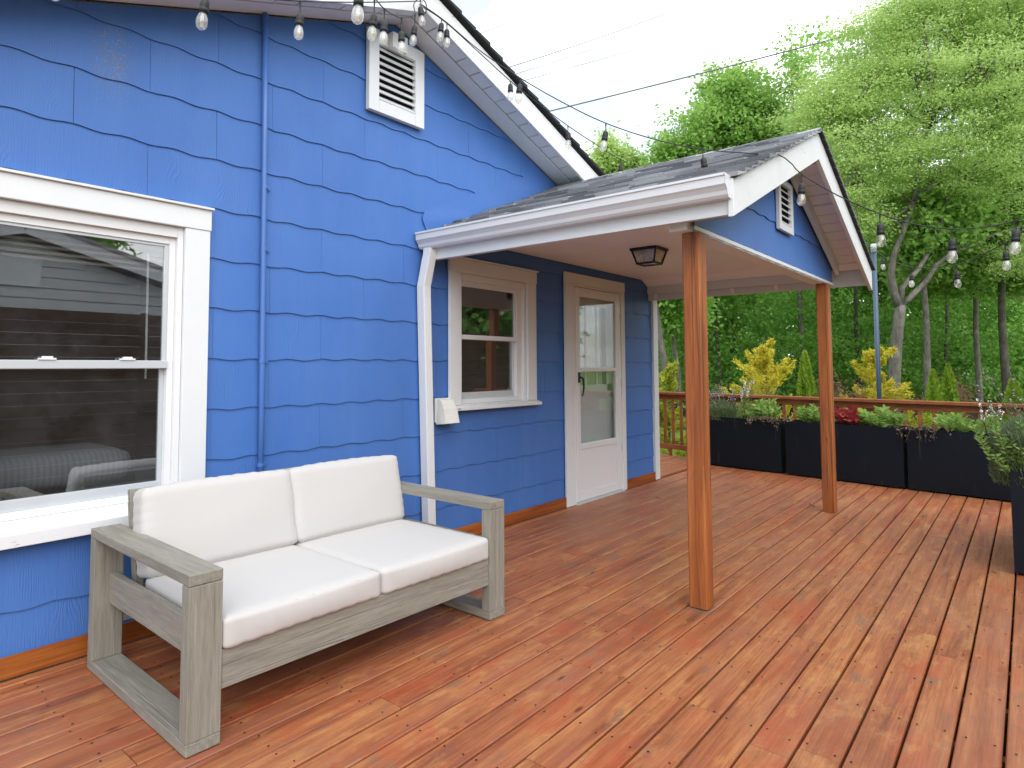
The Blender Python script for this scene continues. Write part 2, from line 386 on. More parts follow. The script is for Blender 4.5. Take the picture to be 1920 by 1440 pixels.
m_post = M_wood('stained post wood', [(0.15, 0.040, 0.011), (0.31, 0.090, 0.022), (0.39, 0.126, 0.031), (0.44, 0.170, 0.046)], 2, 1.0, 0.5, True,
                [(3.0, 0.52, (0.17, 0.075, 0.033), 0.7), (4.5, 0.56, (0.36, 0.085, 0.015), 0.6)], 0.35, 13.0, False, 0.4)
m_rail = M_wood('stained rail wood', [(0.15, 0.040, 0.014), (0.26, 0.078, 0.027), (0.32, 0.105, 0.036), (0.37, 0.14, 0.055)], 1, 1.0, 0.5, False, None, 0.25, 13.0)
m_base = M_wood('stained skirting board', [(0.15, 0.036, 0.009), (0.27, 0.068, 0.013), (0.34, 0.10, 0.018), (0.40, 0.14, 0.03)], 0, 1.0, 0.45, True, None, 0.25, 13.0)
GREY = [(0.195, 0.182, 0.150), (0.245, 0.233, 0.197), (0.280, 0.268, 0.228), (0.325, 0.313, 0.270)]
m_teakx = M_wood('weathered grey teak x', GREY, 0, 3.0, 0.6, False, None, 0.3, 13.0, True, 0.12, 0.2)
m_teaky = M_wood('weathered grey teak y', GREY, 1, 3.0, 0.6, False, None, 0.3, 13.0, True, 0.12, 0.2)
m_teakz = M_wood('weathered grey teak z', GREY, 2, 3.0, 0.6, False, None, 0.3, 13.0, True, 0.12, 0.2)
m_cush = M_fabric('off white canvas', (0.50, 0.488, 0.475))
m_planter = M_planter()
m_soil = M_simple('potting soil', (0.022, 0.016, 0.012), 0.95, 0, 0.1, 0.4, 30, 0.8)
m_grass = M_grass()
m_bulb = M_glass('bulb glass', (0.97, 0.97, 0.95), 1.0, 0.12, 0.05, 0.42, (0.9, 0.9, 0.88))
m_fil = M_simple('amber filament', (0.75, 0.48, 0.20), 0.4, 0, 0.4)
m_frost = M_glass('seeded lamp glass', (0.9, 0.86, 0.78), 1.0, 0.10, 0.1, 0.75, (0.75, 0.70, 0.60))
m_pole = M_simple('blue grey pole paint', (0.05, 0.085, 0.14), 0.4, 0.2, 0.5, 0.1)
m_wire = M_simple('grey wire', (0.16, 0.16, 0.17), 0.6)
m_plastic = M_simple('weathered white plastic', (0.72, 0.72, 0.69), 0.5)
m_flash = M_simple('blue painted flashing', (0.064, 0.162, 0.455), 0.5, 0, 0.35, 0.1, 5, 0.5)
m_bed = None
def M_bed():
    n = N('striped bedding'); p = n.pos()
    wv = n.n('TexWave', {'wave_type': 'BANDS', 'bands_direction': 'X'}, Vector=p, Scale=12.0, Distortion=0.3).outputs[0]
    return n.bsdf(n.mix(wv, (0.30, 0.31, 0.34), (0.38, 0.39, 0.43)), 0.9)
m_bed = M_bed()

# ------------------------------------------------------------------ the ground
GZ = -0.52
g = MB().add([(-150, -150, GZ), (250, -150, GZ), (250, 200, GZ), (-150, 200, GZ)], [(0, 1, 2, 3)])
tag(g.build('ground', m_grass), kind='structure')

# ------------------------------------------------------------------ the deck
PITCH, Y0 = 0.1345, -3.05
RX0, RM = 9.02, 0.16                               # far edge of the deck: x = RX0 + RM*y
deck = MB()
for x in np.arange(-2.4, 9.0, 0.41): deck.box(x, -3.95, -0.24, x + 0.04, -0.05, -0.045)
deck.box(-2.5, -4.0, -0.24, 8.35, -3.955, -0.045)
for yy in (0.4, 1.2, 2.0): deck.box(7.2, yy, -0.24, 9.0 + 0.16 * yy - 0.02, yy + 0.04, -0.045)
deck = tag(deck.build('deck', m_base), kind='structure')
known = {5: [2.514], 4: [3.458], 6: [3.76], 0: [3.67], 2: [2.473], 3: [5.435], 1: [6.36], 16: [3.91], 17: [3.66], 11: [2.592], 8: [2.545]}
rr = random.Random(11)
nplank = 0
for n_ in range(-7, 40):
    ya = Y0 + PITCH * n_ + 0.0046; yb = Y0 + PITCH * (n_ + 1) - 0.0046
    if n_ == 22: yb = -0.032                        # the row that runs along the skirting board
    if n_ in (23,): ya, yb = 0.045, yb
    xs = -2.5 if n_ <= 22 else 7.20
    cuts = list(known.get(n_, []))
    # further butt joints well away from the known one
    x = cuts[0] if cuts else rr.uniform(0.5, 3.9)
    if not cuts and n_ <= 22: cuts.append(x)
    a = x
    while a < 8.2: a += rr.choice([2.44, 3.05, 3.66]) ; cuts.append(a)
    a = x
    while a > -1.5: a -= rr.choice([2.44, 3.05, 3.66]); cuts.append(a)
    cuts = sorted(c_ for c_ in cuts if xs + 0.4 < c_ < RX0 + RM * ya - 0.5)
    ends = [xs] + cuts + [None]
    for i in range(len(ends) - 1):
        x0 = ends[i] + (0.0015 if i else 0); 
        if ends[i + 1] is None: xa, xb = RX0 + RM * ya + 0.03, RX0 + RM * yb + 0.03
        else: xa = xb = ends[i + 1] - 0.0015
        dz = rr.uniform(-0.0015, 0.0012); t = -0.028
        b = 0.004
        vs = [(x0, ya, t), (xa, ya, t), (xb, yb, t), (x0, yb, t),
              (x0, ya, dz - b), (xa, ya, dz - b), (xb, yb, dz - b), (x0, yb, dz - b),
              (x0 + .002, ya + b, dz), (xa - .002, ya + b, dz), (xb - .002, yb - b, dz), (x0 + .002, yb - b, dz)]
        fs = [(0, 3, 2, 1), (8, 9, 10, 11)] + [(k, (k + 1) % 4, (k + 1) % 4 + 4, k + 4) for k in range(4)] + [(k + 4, (k + 1) % 4 + 4, (k + 1) % 4 + 8, k + 8) for k in range(4)]
        MB().add(vs, fs).build('plank', m_deck, deck); nplank += 1
# screw heads, pairs along the joist lines
sc = MB()
for n_ in range(-4, 22):
    for x in np.arange(0.05, 8.0, 0.41):
        if x > 8.0 + 0.16 * (Y0 + PITCH * n_): continue
        for t in (0.028, PITCH - 0.028):
            cx, cy = x + rr.uniform(-.014, .014), Y0 + PITCH * n_ + t + rr.uniform(-.006, .006)
            sc.add([(cx + 0.0042 * math.cos(k * math.pi / 3), cy + 0.0042 * math.sin(k * math.pi / 3), 0.0021) for k in range(6)], [tuple(range(6))])
tag(sc.build('screw_heads', m_dark, deck), kind='stuff')

# ------------------------------------------------------------------ the house
WX0, WX1, PX, PZ = -1.10, 7.15, 3.02, 3.73          # wall ends, gable peak
SLP = (PZ - 2.30) / (WX1 - PX)
def roofz(x): return PZ - SLP * abs(x - PX)
house = empty('house', (PX, 0, 0), 'blue house with wavy-edged shingle siding, white trim and a gabled porch', 'house')
WIN1 = (0.665, 1.525, 0.655, 2.03)
WIN2 = (3.675, 4.545, 1.02, 2.03)
DOOR = (5.27, 6.25, -0.06, 2.10)
OPEN = [WIN1, WIN2, DOOR]
# sheathing with openings, other walls, floor
wall = MB()
Y1, Y2 = 0.004, 0.11
xs = sorted({WX0, WX1, *[v for o_ in OPEN for v in o_[:2]]})
for i in range(len(xs) - 1):
    xa, xb = xs[i], xs[i + 1]; xm = (xa + xb) / 2
    op = [o_ for o_ in OPEN if o_[0] <= xm <= o_[1]]
    if op:
        if op[0][2] > -0.05: wall.prism([(xa, -0.5), (xb, -0.5), (xb, op[0][2]), (xa, op[0][2])], 'y', Y1, Y2)
        else: wall.prism([(xa, -0.5), (xb, -0.5), (xb, -0.06), (xa, -0.06)], 'y', Y1, Y2)
        z0 = op[0][3]
    else: z0 = -0.5
    top = [(xb, roofz(xb)), (xa, roofz(xa))]
    if xa < PX < xb: top = [(xb, roofz(xb)), (PX, PZ), (xa, roofz(xa))]
    wall.prism([(xa, z0), (xb, z0)] + top, 'y', Y1, Y2)
wall.box(WX1 - 0.1, 0.112, -0.5, WX1 - 0.004, 6.0, 2.28); wall.box(WX0 + 0.004, 0.112, -0.5, WX0 + 0.1, 6.0, 2.28)
wall.prism([(WX0 + .1, -0.5), (WX1 - .1, -0.5), (WX1 - .1, 2.3), (PX, PZ - .03), (WX0 + .1, 2.3)], 'y', 5.88, 5.998)
wall.box(WX0 + .1, 0.112, -0.12, WX1 - .1, 5.88, -0.02); wall.box(WX0 + .1, 0.112, 2.36, WX1 - .1, 5.88, 2.40)
wall.box(2.6, 0.112, -0.02, 2.7, 5.8, 2.36); wall.box(4.95, 0.112, -0.02, 5.03, 5.8, 2.36); wall.box(WX0 + .1, 3.2, -0.02, WX1 - .1, 3.28, 2.36)
wall = wall.build('wall', m_inner, house)

# ---- wavy shingles, each its own piece
CZ0, CH, SW = 1.3523, 0.27, 0.70
def clip(poly, nx, nz, d):                          # keep nx*x + nz*z <= d
    res = []
    for i in range(len(poly)):
        a, b = poly[i], poly[(i + 1) % len(poly)]; da = nx * a[0] + nz * a[1] - d; db = nx * b[0] + nz * b[1] - d
        if da <= 0: res.append(a)
        if da * db < 0:
            t = da / (da - db); res.append((a[0] + (b[0] - a[0]) * t, a[1] + (b[1] - a[1]) * t))
    return res
def sub_rect(r, o_):
    x0, x1, z0, z1 = r; a, b, c_, d_ = o_
    if a >= x1 or b <= x0 or c_ >= z1 or d_ <= z0: return [r]
    res = []
    if a > x0: res.append((x0, a, z0, z1))
    if b < x1: res.append((b, x1, z0, z1))
    xa, xb = max(x0, a), min(x1, b)
    if c_ > z0: res.append((xa, xb, z0, c_))
    if d_ < z1: res.append((xa, xb, d_, z1))
    return res
def shingle_mesh(x0, x1, z0, z1, zbase, ybase, slope_clip, jit):
    # outline with a wavy butt edge; face leans out towards the bottom
    wavy = abs(z0 - zbase) < 1e-6
    nseg = max(2, int((x1 - x0) / 0.0147))
    if wavy:
        bot = [(x0 + (x1 - x0) * i / nseg, z0 + jit + 0.0052 * math.cos(2 * math.pi * (x0 + (x1 - x0) * i / nseg - 1.0) / 0.2333)) for i in range(nseg + 1)]
    else: bot = [(x0, z0), (x1, z0)]
    te = 0.012 if abs(z1 - zbase - CH) < 1e-6 else 0.0
    poly = bot + [(x1, z1 + te), (x0, z1 + te)]
    for c_ in slope_clip: poly = clip(poly, *c_)
    if len(poly) < 3: return None
    if max(p[1] for p in poly) - min(p[1] for p in poly) < 0.015: return None
    def yy(z): return ybase - 0.0085 * max(0, (zbase + CH + 0.012 - z) / (CH + 0.012)) - 0.0015
    n_ = len(poly); mb = MB()
    fr = [(p[0], yy(p[1]), p[1]) for p in poly]; bk = [(p[0], yy(p[1]) + 0.0058, p[1]) for p in poly]
    return mb.add(fr + bk, [tuple(range(n_)), tuple(range(2 * n_ - 1, n_ - 1, -1))] + [(i, i + n_, (i + 1) % n_ + n_, (i + 1) % n_) for i in range(n_)])
def side_wall(x_lo, x_hi, zlo, ybase, clips, opens, krange, parent):
    for k in krange:
        za = CZ0 + CH * k; zb = za + CH
        off = 1.34 if k % 2 else 1.0
        j0 = math.floor((x_lo - off) / SW)
        for j in range(j0, j0 + int((x_hi - x_lo) / SW) + 3):
            gj = rr.choice([0.0003, 0.0004, 0.0005, 0.0012])
            r = (max(x_lo, off + SW * j + gj), min(x_hi, off + SW * (j + 1) - gj), max(za, zlo), zb)
            if r[1] - r[0] < 0.01: continue
            rects = [r]
            for o_ in opens: rects = [q for t in rects for q in sub_rect(t, o_)]
            jit = rr.uniform(-0.003, 0.003)
            for q in rects:
                if q[1] - q[0] < 0.01 or q[3] - q[2] < 0.01: continue
                mb = shingle_mesh(*q, za, ybase, clips, jit)
                if mb: mb.build('shingle', m_side, parent)
rl = (SLP, 1, PZ + SLP * PX - 0.01); rl2 = (-SLP, 1, PZ - SLP * PX - 0.01)
side_wall(WX0, 7.045, 0.06, 0.0, [rl, rl2], [(WIN1[0], WIN1[1], 0.60, WIN1[3]), (WIN2[0], WIN2[1], 0.985, WIN2[3]), DOOR], range(-5, 9), wall)

# ---- skirting board along the deck
MB().box(WX0, -0.03, 0.003, 5.155, -0.0175, 0.0955).build('skirting_board', m_base, house, bev=0.002)
MB().box(6.325, -0.03, 0.003, 7.04, -0.0175, 0.0955).build('skirting_board', m_base, house, bev=0.002)
MB().box(7.043, -0.034, 0.004, 7.158, 0.06, 2.26).build('corner_board', m_white, house, bev=0.003)

# ---- windows
def window(x0, x1, z0, z1, gx0, gx1, gz0, gz1, mid0, mid1, cas, hdr, sillz, label):
    # opening x0..x1,z0..z1; glass gx,gz; casing width cas, header height hdr
    c_ = MB()
    c_.box(x0 - cas, -0.042, sillz[1], x0, -0.0175, z1); c_.box(x1, -0.042, sillz[1], x1 + cas, -0.0175, z1)
    c_.box(x0 - cas - .004, -0.047, z1 + .0005, x1 + cas + .004, -0.0175, z1 + hdr)
    win = c_.build('window', m_white, house, bev=0.003); win['label'] = label
    MB().box(x0 - cas - .012, -0.062, z1 + hdr + .001, x1 + cas + .012, -0.0175, z1 + hdr + 0.013).build('drip_cap', m_white, win, bev=0.002)
    s_ = MB(); s_.prism([(-0.085, sillz[0]), (0.06, sillz[0]), (0.06, sillz[1] + 0.006), (-0.02, sillz[1] + 0.002), (-0.085, sillz[0] + (sillz[1] - sillz[0]) * 0.6)], 'x', x0 - cas - 0.015, x1 + cas + 0.015)
    s_.build('sill', m_sill, win, bev=0.003)
    j = MB()                                       # jamb liner
    j.box(x0 - .001, -0.0174, sillz[1], x0 + 0.03, 0.112, z1); j.box(x1 - 0.03, -0.0174, sillz[1], x1 + .001, 0.112, z1); j.box(x0 + .0305, -0.0174, z1 - 0.055, x1 - .0305, 0.112, z1 + .0004)
    j.build('jamb', m_vinyl, win, bev=0.002)
    fr = MB()                                      # outer frame
    fx0, fx1 = x0 + 0.0302, x1 - 0.0302; fz1 = z1 - 0.0552; fz0 = sillz[1] + 0.004
    fr.box(fx0, 0.004, fz0, gx0 - .022, 0.05, fz1); fr.box(gx1 + .022, 0.004, fz0, fx1, 0.05, fz1)
    fr.box(gx0 - .0215, 0.004, gz1 + 0.014, gx1 + .0215, 0.05, fz1); fr.box(gx0 - .0215, 0.004, fz0, gx1 + .0215, 0.05, gz0 - 0.05)
    fr.build('frame', m_vinyl, win, bev=0.002)
    up = MB(); up.box(gx0 - .0215, 0.012, mid0 + .002, gx0, 0.034, gz1 + 0.0135); up.box(gx1, 0.012, mid0 + .002, gx1 + .0215, 0.034, gz1 + 0.0135)
    up.box(gx0 + .0002, 0.012, gz1, gx1 - .0002, 0.034, gz1 + .0135); up.box(gx0 - .0215, 0.0, mid0 - 0.002, gx1 + .0215, 0.034, mid0 + 0.0015)
    up.box(gx0 - .02, -0.006, mid0, gx1 + .02, 0.012, mid1)
    us = up.build('sash', m_alu if gx0 < 2 else m_vinyl, win, bev=0.0015)
    MB().box(gx0 + .0003, 0.020, mid1 + .0005, gx1 - .0003, 0.024, gz1 - .0003).build('pane', m_glass, us)
    lo = MB(); lo.box(gx0 - .0215, 0.036, gz0 - .0495, gx0, 0.058, mid0); lo.box(gx1, 0.036, gz0 - .0495, gx1 + .0215, 0.058, mid0)
    lo.box(gx0 + .0002, 0.03, gz0 - .0495, gx1 - .0002, 0.06, gz0)
    ls = lo.build('sash', m_alu, win, bev=0.0015)
    MB().box(gx0 + .0003, 0.044, gz0 + .0005, gx1 - .0003, 0.048, mid0 - .0025).build('pane', m_glass, ls)
    return win
w1 = window(*WIN1[:2], WIN1[2], WIN1[3], 0.738, 1.442, 0.735, 1.925, 1.303, 1.341, 0.133, 0.11, (0.555, 0.65), 'large double-hung window beside the sofa with grey frame and flaking sill')
for x in (0.93, 1.27):
    lk = MB(); lk.box(x - .035, -0.012, 1.342, x + .035, 0.010, 1.350); lk.box(x - .02, -0.010, 1.350, x + .022, 0.006, 1.358); lk.build('lock', m_vinyl, w1, bev=0.001)
bl = MB()
for k in range(7): bl.box(0.70, 0.075, 1.80 + k * 0.027, 1.49, 0.098, 1.812 + k * 0.027)
bl.build('blind', m_inner, w1)
MB().tube([(1.385, 0.07, 1.88), (1.388, 0.07, 1.25)], 0.006, 8).build('blind_wand', m_plastic, w1)
w2 = window(*WIN2[:2], WIN2[2], WIN2[3], 3.725, 4.42, 1.105, 1.935, 1.52, 1.555, 0.128, 0.105, (0.975, 1.015), 'small double-hung window under the porch roof')

# bed inside, seen dimly through the big window
bed = MB()
def rbox(x0, y0, z0, x1, y1, z1, nx=10, r=0.08):
    bm = bmesh.new(); bmesh.ops.create_cube(bm, size=2); bmesh.ops.subdivide_edges(bm, edges=bm.edges, cuts=nx, use_grid_fill=True)
    hx, hy, hz = (x1 - x0) / 2, (y1 - y0) / 2, (z1 - z0) / 2; cx, cy, cz = (x0 + x1) / 2, (y0 + y1) / 2, (z0 + z1) / 2
    for v in bm.verts:
        p = Vector((v.co.x * hx, v.co.y * hy, v.co.z * hz)); q = Vector((max(-hx + r, min(hx - r, p.x)), max(-hy + r, min(hy - r, p.y)), max(-hz + r, min(hz - r, p.z))))
        d = p - q; p = q + (d.normalized() * r if d.length > 1e-6 else d); v.co = p + Vector((cx, cy, cz))
    me = bpy.data.meshes.new('m'); bm.to_mesh(me); bm.free(); return me
bedo = empty('bed', (0.2, 0.8, -0.02), 'bed with pale striped bedding inside, behind the big window', 'bed')
link('mattress', rbox(-0.75, 0.35, 0.3, 1.05, 2.3, 0.72, 8, 0.14), m_bed, bedo, True)
link('pillow', rbox(0.75, 0.3, 0.70, 1.45, 0.85, 0.88, 8, 0.08), m_bed, bedo, True)
MB().box(-0.7, 0.4, 0.0, 1.0, 2.25, 0.3).build('bed_base', m_inner, bedo)

# ---- door
DX0, DX1 = 5.335, 6.225
dr = MB()
dr.box(5.15, -0.042, 0.003, 5.30, -0.0175, 2.095); dr.box(6.245, -0.042, 0.003, 6.325, -0.0175, 2.095); dr.box(5.148, -0.046, 2.0955, 6.327, -0.0175, 2.20)
door = dr.build('door', m_white, house, bev=0.003)
j = MB(); j.box(5.3005, -0.030, 0.003, 5.333, 0.11, 2.078); j.box(6.228, -0.030, 0.003, 6.2445, 0.11, 2.078); j.box(5.3005, -0.030, 2.0785, 6.2445, 0.11, 2.095)
j.build('door_jamb', m_soffit, door, bev=0.002)
st = MB()
st.box(DX0, -0.036, 0.022, 5.410, -0.004, 2.072); st.box(6.130, -0.036, 0.022, DX1, -0.004, 2.072)
st.box(5.4105, -0.036, 1.985, 6.1295, -0.004, 2.072); st.box(5.4105, -0.036, 1.253, 6.1295, -0.004, 1.29); st.box(5.4105, -0.036, 0.507, 6.1295, -0.004, 0.562); st.box(5.4105, -0.036, 0.022, 6.1295, -0.004, 0.10)
sd_ = st.build('storm_door', m_vinyl, door, bev=0.003)
MB().box(5.411, -0.028, 0.1005, 6.129, -0.012, 0.5065).build('kick_panel', m_vinyl, door, bev=0.002)
MB().box(5.4108, -0.022, 1.2905, 6.1292, -0.018, 1.9845).build('pane', m_dglass, door)
MB().box(5.4108, -0.022, 0.5625, 6.1292, -0.018, 1.2525).build('pane', m_dglass, door)
hd = MB(); hd.box(5.368, -0.048, 1.15, 5.392, -0.0365, 1.25); hd.tube([(5.38, -0.05, 1.20), (5.38, -0.085, 1.19), (5.385, -0.088, 1.10), (5.39, -0.07, 1.02)], [0.011, 0.010, 0.009, 0.006], 8)
hd.build('handle', m_black, door)
hg = MB()
for z in (0.42, 1.1, 1.8): hg.box(6.2255, -0.040, z, 6.232, -0.031, z + 0.07)
hg.build('hinge', m_alu, door)
ms_ = MB(); ms_.box(5.30, -0.06, -0.002, 6.25, -0.0, 0.018); ms_.build('threshold', m_alu, door, bev=0.002)
inn = MB(); inn.box(5.34, 0.055, 0.02, 6.22, 0.066, 0.62); inn.box(5.34, 0.055, 1.05, 6.22, 0.066, 1.12); inn.box(5.34, 0.055, 0.6205, 5.46, 0.066, 2.05); inn.box(6.10, 0.055, 0.6205, 6.22, 0.066, 2.05)
inn.box(5.4605, 0.055, 1.92, 6.0995, 0.066, 2.05); inn.box(5.4605, 0.055, 0.6205, 6.0995, 0.066, 0.66); inn.box(5.4605, 0.062, 0.6605, 6.0995, 0.068, 1.0495)
for x in (5.66, 5.88): inn.box(x, 0.056, 1.1205, x + 0.03, 0.065, 1.9195)
inn.box(5.53, 0.058, 0.70, 6.03, 0.0615, 1.01)
inn.build('inner_door', m_white, door, bev=0.002)
MB().box(5.461, 0.060, 1.1208, 6.099, 0.063, 1.9192).build('inner_pane', m_dglass, door)
cu = MB(); nb = 60
for k in range(nb):
    xa, xb = 5.5 + 0.55 * k / nb, 5.5 + 0.55 * (k + 1) / nb
    f_ = lambda x: 0.085 + 0.012 * math.sin((x - 5.5) * 70) + 0.005 * math.sin((x - 5.5) * 31)
    cu.add([(xa, f_(xa), 1.08), (xb, f_(xb), 1.08), (xb, f_(xb), 1.94), (xa, f_(xa), 1.94)], [(0, 1, 2, 3)])
cu.build('curtain', m_cush, door, True)

# ---- main gable: vent, rake boards, soffit, roof
vt = MB(); vx0, vx1, vz0, vz1 = 2.735, 3.255, 3.03, 3.60
vt.box(vx0, -0.055, vz0, vx0 + 0.088, -0.0175, vz1); vt.box(vx1 - 0.088, -0.055, vz0, vx1, -0.0175, vz1)
vt.box(vx0 + .0885, -0.055, vz0, vx1 - .0885, -0.0175, vz0 + 0.085); vt.box(vx0 + .0885, -0.055, vz1 - .09, vx1 - .0885, -0.0175, vz1)
vent = vt.build('gable_vent', m_white, house, bev=0.003); vent['label'] = 'large square louvred vent under the main gable peak'
for k in range(8):
    z = vz0 + 0.092 + k * 0.0495
    MB().add([(vx0 + .089, -0.052, z), (vx1 - .089, -0.052, z), (vx1 - .089, -0.020, z + 0.036), (vx0 + .089, -0.020, z + 0.036),
              (vx0 + .089, -0.046, z - 0.004), (vx1 - .089, -0.046, z - 0.004), (vx1 - .089, -0.019, z + 0.030), (vx0 + .089, -0.019, z + 0.030)],
             [(0, 1, 2, 3), (7, 6, 5, 4), (0, 4, 5, 1), (1, 5, 6, 2), (2, 6, 7, 3), (3, 7, 4, 0)]).build('louvre', m_white, vent)
MB().box(vx0 + .088, -0.0186, vz0 + .086, vx1 - .088, -0.0176, vz1 - .09).build('vent_screen', m_dark, vent)
RY = -0.31                                          # outer face of the rake board
def slope_pt(x, dz=0.0): return roofz(x) + dz
TH = math.atan(SLP)
for s_ in (-1, 1):
    xe = PX + s_ * 4.55
    # rake board
    p0, p1 = (PX + s_ * 0.0008, PZ - 0.02), (xe, roofz(xe) - 0.02)
    poly = [(p0[0], p0[1]), (p1[0], p1[1]), (p1[0], p1[1] + 0.185), (p0[0], p0[1] + 0.185)]
    if s_ < 0: poly = poly[::-1]
    MB().prism(poly, 'y', RY, RY + 0.025).build('rake_board', m_rake, house, bev=0.003)
    # frieze strip next to the wall and inner soffit board
    poly = [(PX + s_ * 0.001, PZ + 0.004), (xe, roofz(xe) + 0.004), (xe, roofz(xe) + 0.022), (PX + s_ * 0.001, PZ + 0.022)]
    if s_ < 0: poly = poly[::-1]
    sof = MB().prism(poly, 'y', -0.150, -0.002).build('soffit_board', m_soffit, house, bev=0.002)
    # outer short boards
    k = 0; x = 0.003
    while x < 4.5:
        L = 0.155; xa, xb = PX + s_ * x, PX + s_ * (x + L - 0.011); dzz = rr.uniform(0.0, 0.004)
        poly = [(xa, roofz(xa) + 0.008 + dzz), (xb, roofz(xb) + 0.008 + dzz), (xb, roofz(xb) + 0.026 + dzz), (xa, roofz(xa) + 0.026 + dzz)]
        if s_ < 0: poly = poly[::-1]
        MB().prism(poly, 'y', RY + 0.0255, -0.161).build('soffit_plank', m_soffit, sof); x += L
    # roof deck and shingle layer
    poly = [(PX, PZ + 0.166 - .02), (xe + s_ * .05, roofz(xe + s_ * .05) + 0.146), (xe + s_ * .05, roofz(xe + s_ * .05) + 0.19), (PX, PZ + 0.19)]
    if s_ < 0: poly = poly[::-1]
    MB().prism(poly, 'y', RY + 0.026, 6.3).build('roof_deck', m_soffit, house)
    rf = MB(); x = 0.0
    while x < 4.6:
        xa, xb = PX + s_ * x, PX + s_ * (x + 0.16); e = RY - 0.035 + rr.uniform(-0.008, 0.006)
        poly = [(xa, roofz(xa) + 0.192), (xb, roofz(xb) + 0.194), (xb, roofz(xb) + 0.224), (xa, roofz(xa) + 0.206)]
        if s_ < 0: poly = poly[::-1]
        rf.prism(poly, 'y', e, 6.32); x += 0.1595
    rf.build('roof', m_tar, house)
jb = MB().box(2.905, -0.10, 3.50, 3.045, -0.0555, 3.61).build('junction_box', m_vinyl, house, bev=0.003)

# ---- conduit pipe up the wall
cp = MB(); cp.tube([(1.985, -0.034, 0.12), (1.982, -0.034, 1.3), (1.975, -0.034, 2.6), (1.966, -0.034, 3.36)], 0.0165, 12)
pipe = cp.build('conduit_pipe', m_pipe, house, True)
for z in (0.75, 1.33, 1.97, 2.33):
    s_ = MB(); s_.tube([(1.981, -0.034, z), (1.981, -0.034, z + 0.02)], 0.0185, 12); s_.box(2.0, -0.024, z, 2.025, -0.0145, z + 0.02); s_.build('pipe_strap', m_pipe, pipe)

# ---- porch
PRX, PRZ, PS = 5.11, 3.005, 0.405                    # ridge x, ridge z, slope
PF = -2.215                                          # face of the front rake boards
PG = -1.925                                          # gable wall face
EXL, EXR = 3.30, 6.98                                # fascia faces
def pz(x): return PRZ - PS * abs(x - PRX)
pcx = 3.545, 6.555
for (px_, py_) in ((3.545, -1.905), (6.560, -1.905)):
    h = 0.050; b = 0.008
    octo = [(-h + b, -h), (h - b, -h), (h, -h + b), (h, h - b), (h - b, h), (-h + b, h), (-h, h - b), (-h, -h + b)]
    MB().prism([(px_ + a, py_ + c_) for a, c_ in octo], 'z', 0.004, 2.052).build('porch_post', m_post, house)
# front beam, gable wall board, trim
MB().box(3.42, PG + 0.004, 2.055, 6.72, PG + 0.11, 2.285).build('front_beam', m_soffit, house, bev=0.002)
for xa, xb, lab in ((3.46, 6.74, None),):
    gpoly = [(xa, 2.082), (xb, 2.082), (xb, pz(xb) - 0.06), (PRX, PRZ - 0.06), (xa, pz(xa) - 0.06)]
    MB().prism(gpoly, 'y', PG - 0.008, PG + 0.0035).build('gable_wall', m_inner, house)
gw = bpy.data.objects['gable_wall']
for k in (1, 2, 3, 4, 5, 6):
    za = 2.085 + (k - 3) * 0.27 + 0.268; zb = za + 0.27
    off = 0.2 if k % 2 else 0.55
    for j in range(4, 11):
        r = (max(3.46, off + SW * j + .0003), min(6.745, off + SW * (j + 1) - .0003), max(za, 2.079), zb)
        if r[1] - r[0] < 0.02 or r[3] - r[2] < .02: continue
        mb = shingle_mesh(*r, za, PG - 0.010, [(PS, 1, PRZ + PS * PRX - 0.062), (-PS, 1, PRZ - PS * PRX - 0.062)], 0.0)
        if mb: mb.build('shingle', m_side, gw)
MB().box(3.44, PG - 0.030, 2.054, 6.76, PG - 0.0235, 2.078).build('gable_trim', m_white, house, bev=0.002)
gv = MB(); a0, a1, c0, c1 = 4.985, 5.335, 2.31, 2.70
a0, a1 = 4.995, 5.365
gv.box(a0, PG - .048, c0, a0 + .05, PG - .022, c1); gv.box(a1 - .05, PG - .048, c0, a1, PG - .022, c1); gv.box(a0 + .0505, PG - .048, c0, a1 - .0505, PG - .022, c0 + .05); gv.box(a0 + .0505, PG - .048, c1 - .04, a1 - .0505, PG - .022, c1)
pvent = gv.build('porch_vent', m_white, house, bev=0.002)
for k in range(6):
    z = c0 + 0.058 + k * 0.048
    MB().add([(a0 + .051, PG - .046, z), (a1 - .051, PG - .046, z), (a1 - .051, PG - .024, z + .026), (a0 + .051, PG - .024, z + .026), (a0 + .051, PG - .042, z - .004), (a1 - .051, PG - .042, z - .004), (a1 - .051, PG - .0235, z + .020), (a0 + .051, PG - .0235, z + .020)],
             [(0, 1, 2, 3), (7, 6, 5, 4), (0, 4, 5, 1), (1, 5, 6, 2), (2, 6, 7, 3), (3, 7, 4, 0)]).build('louvre', m_white, pvent)
MB().box(a0 + .05, PG - .0232, c0 + .05, a1 - .05, PG - .0222, c1 - .04).build('vent_screen', m_dark, pvent)
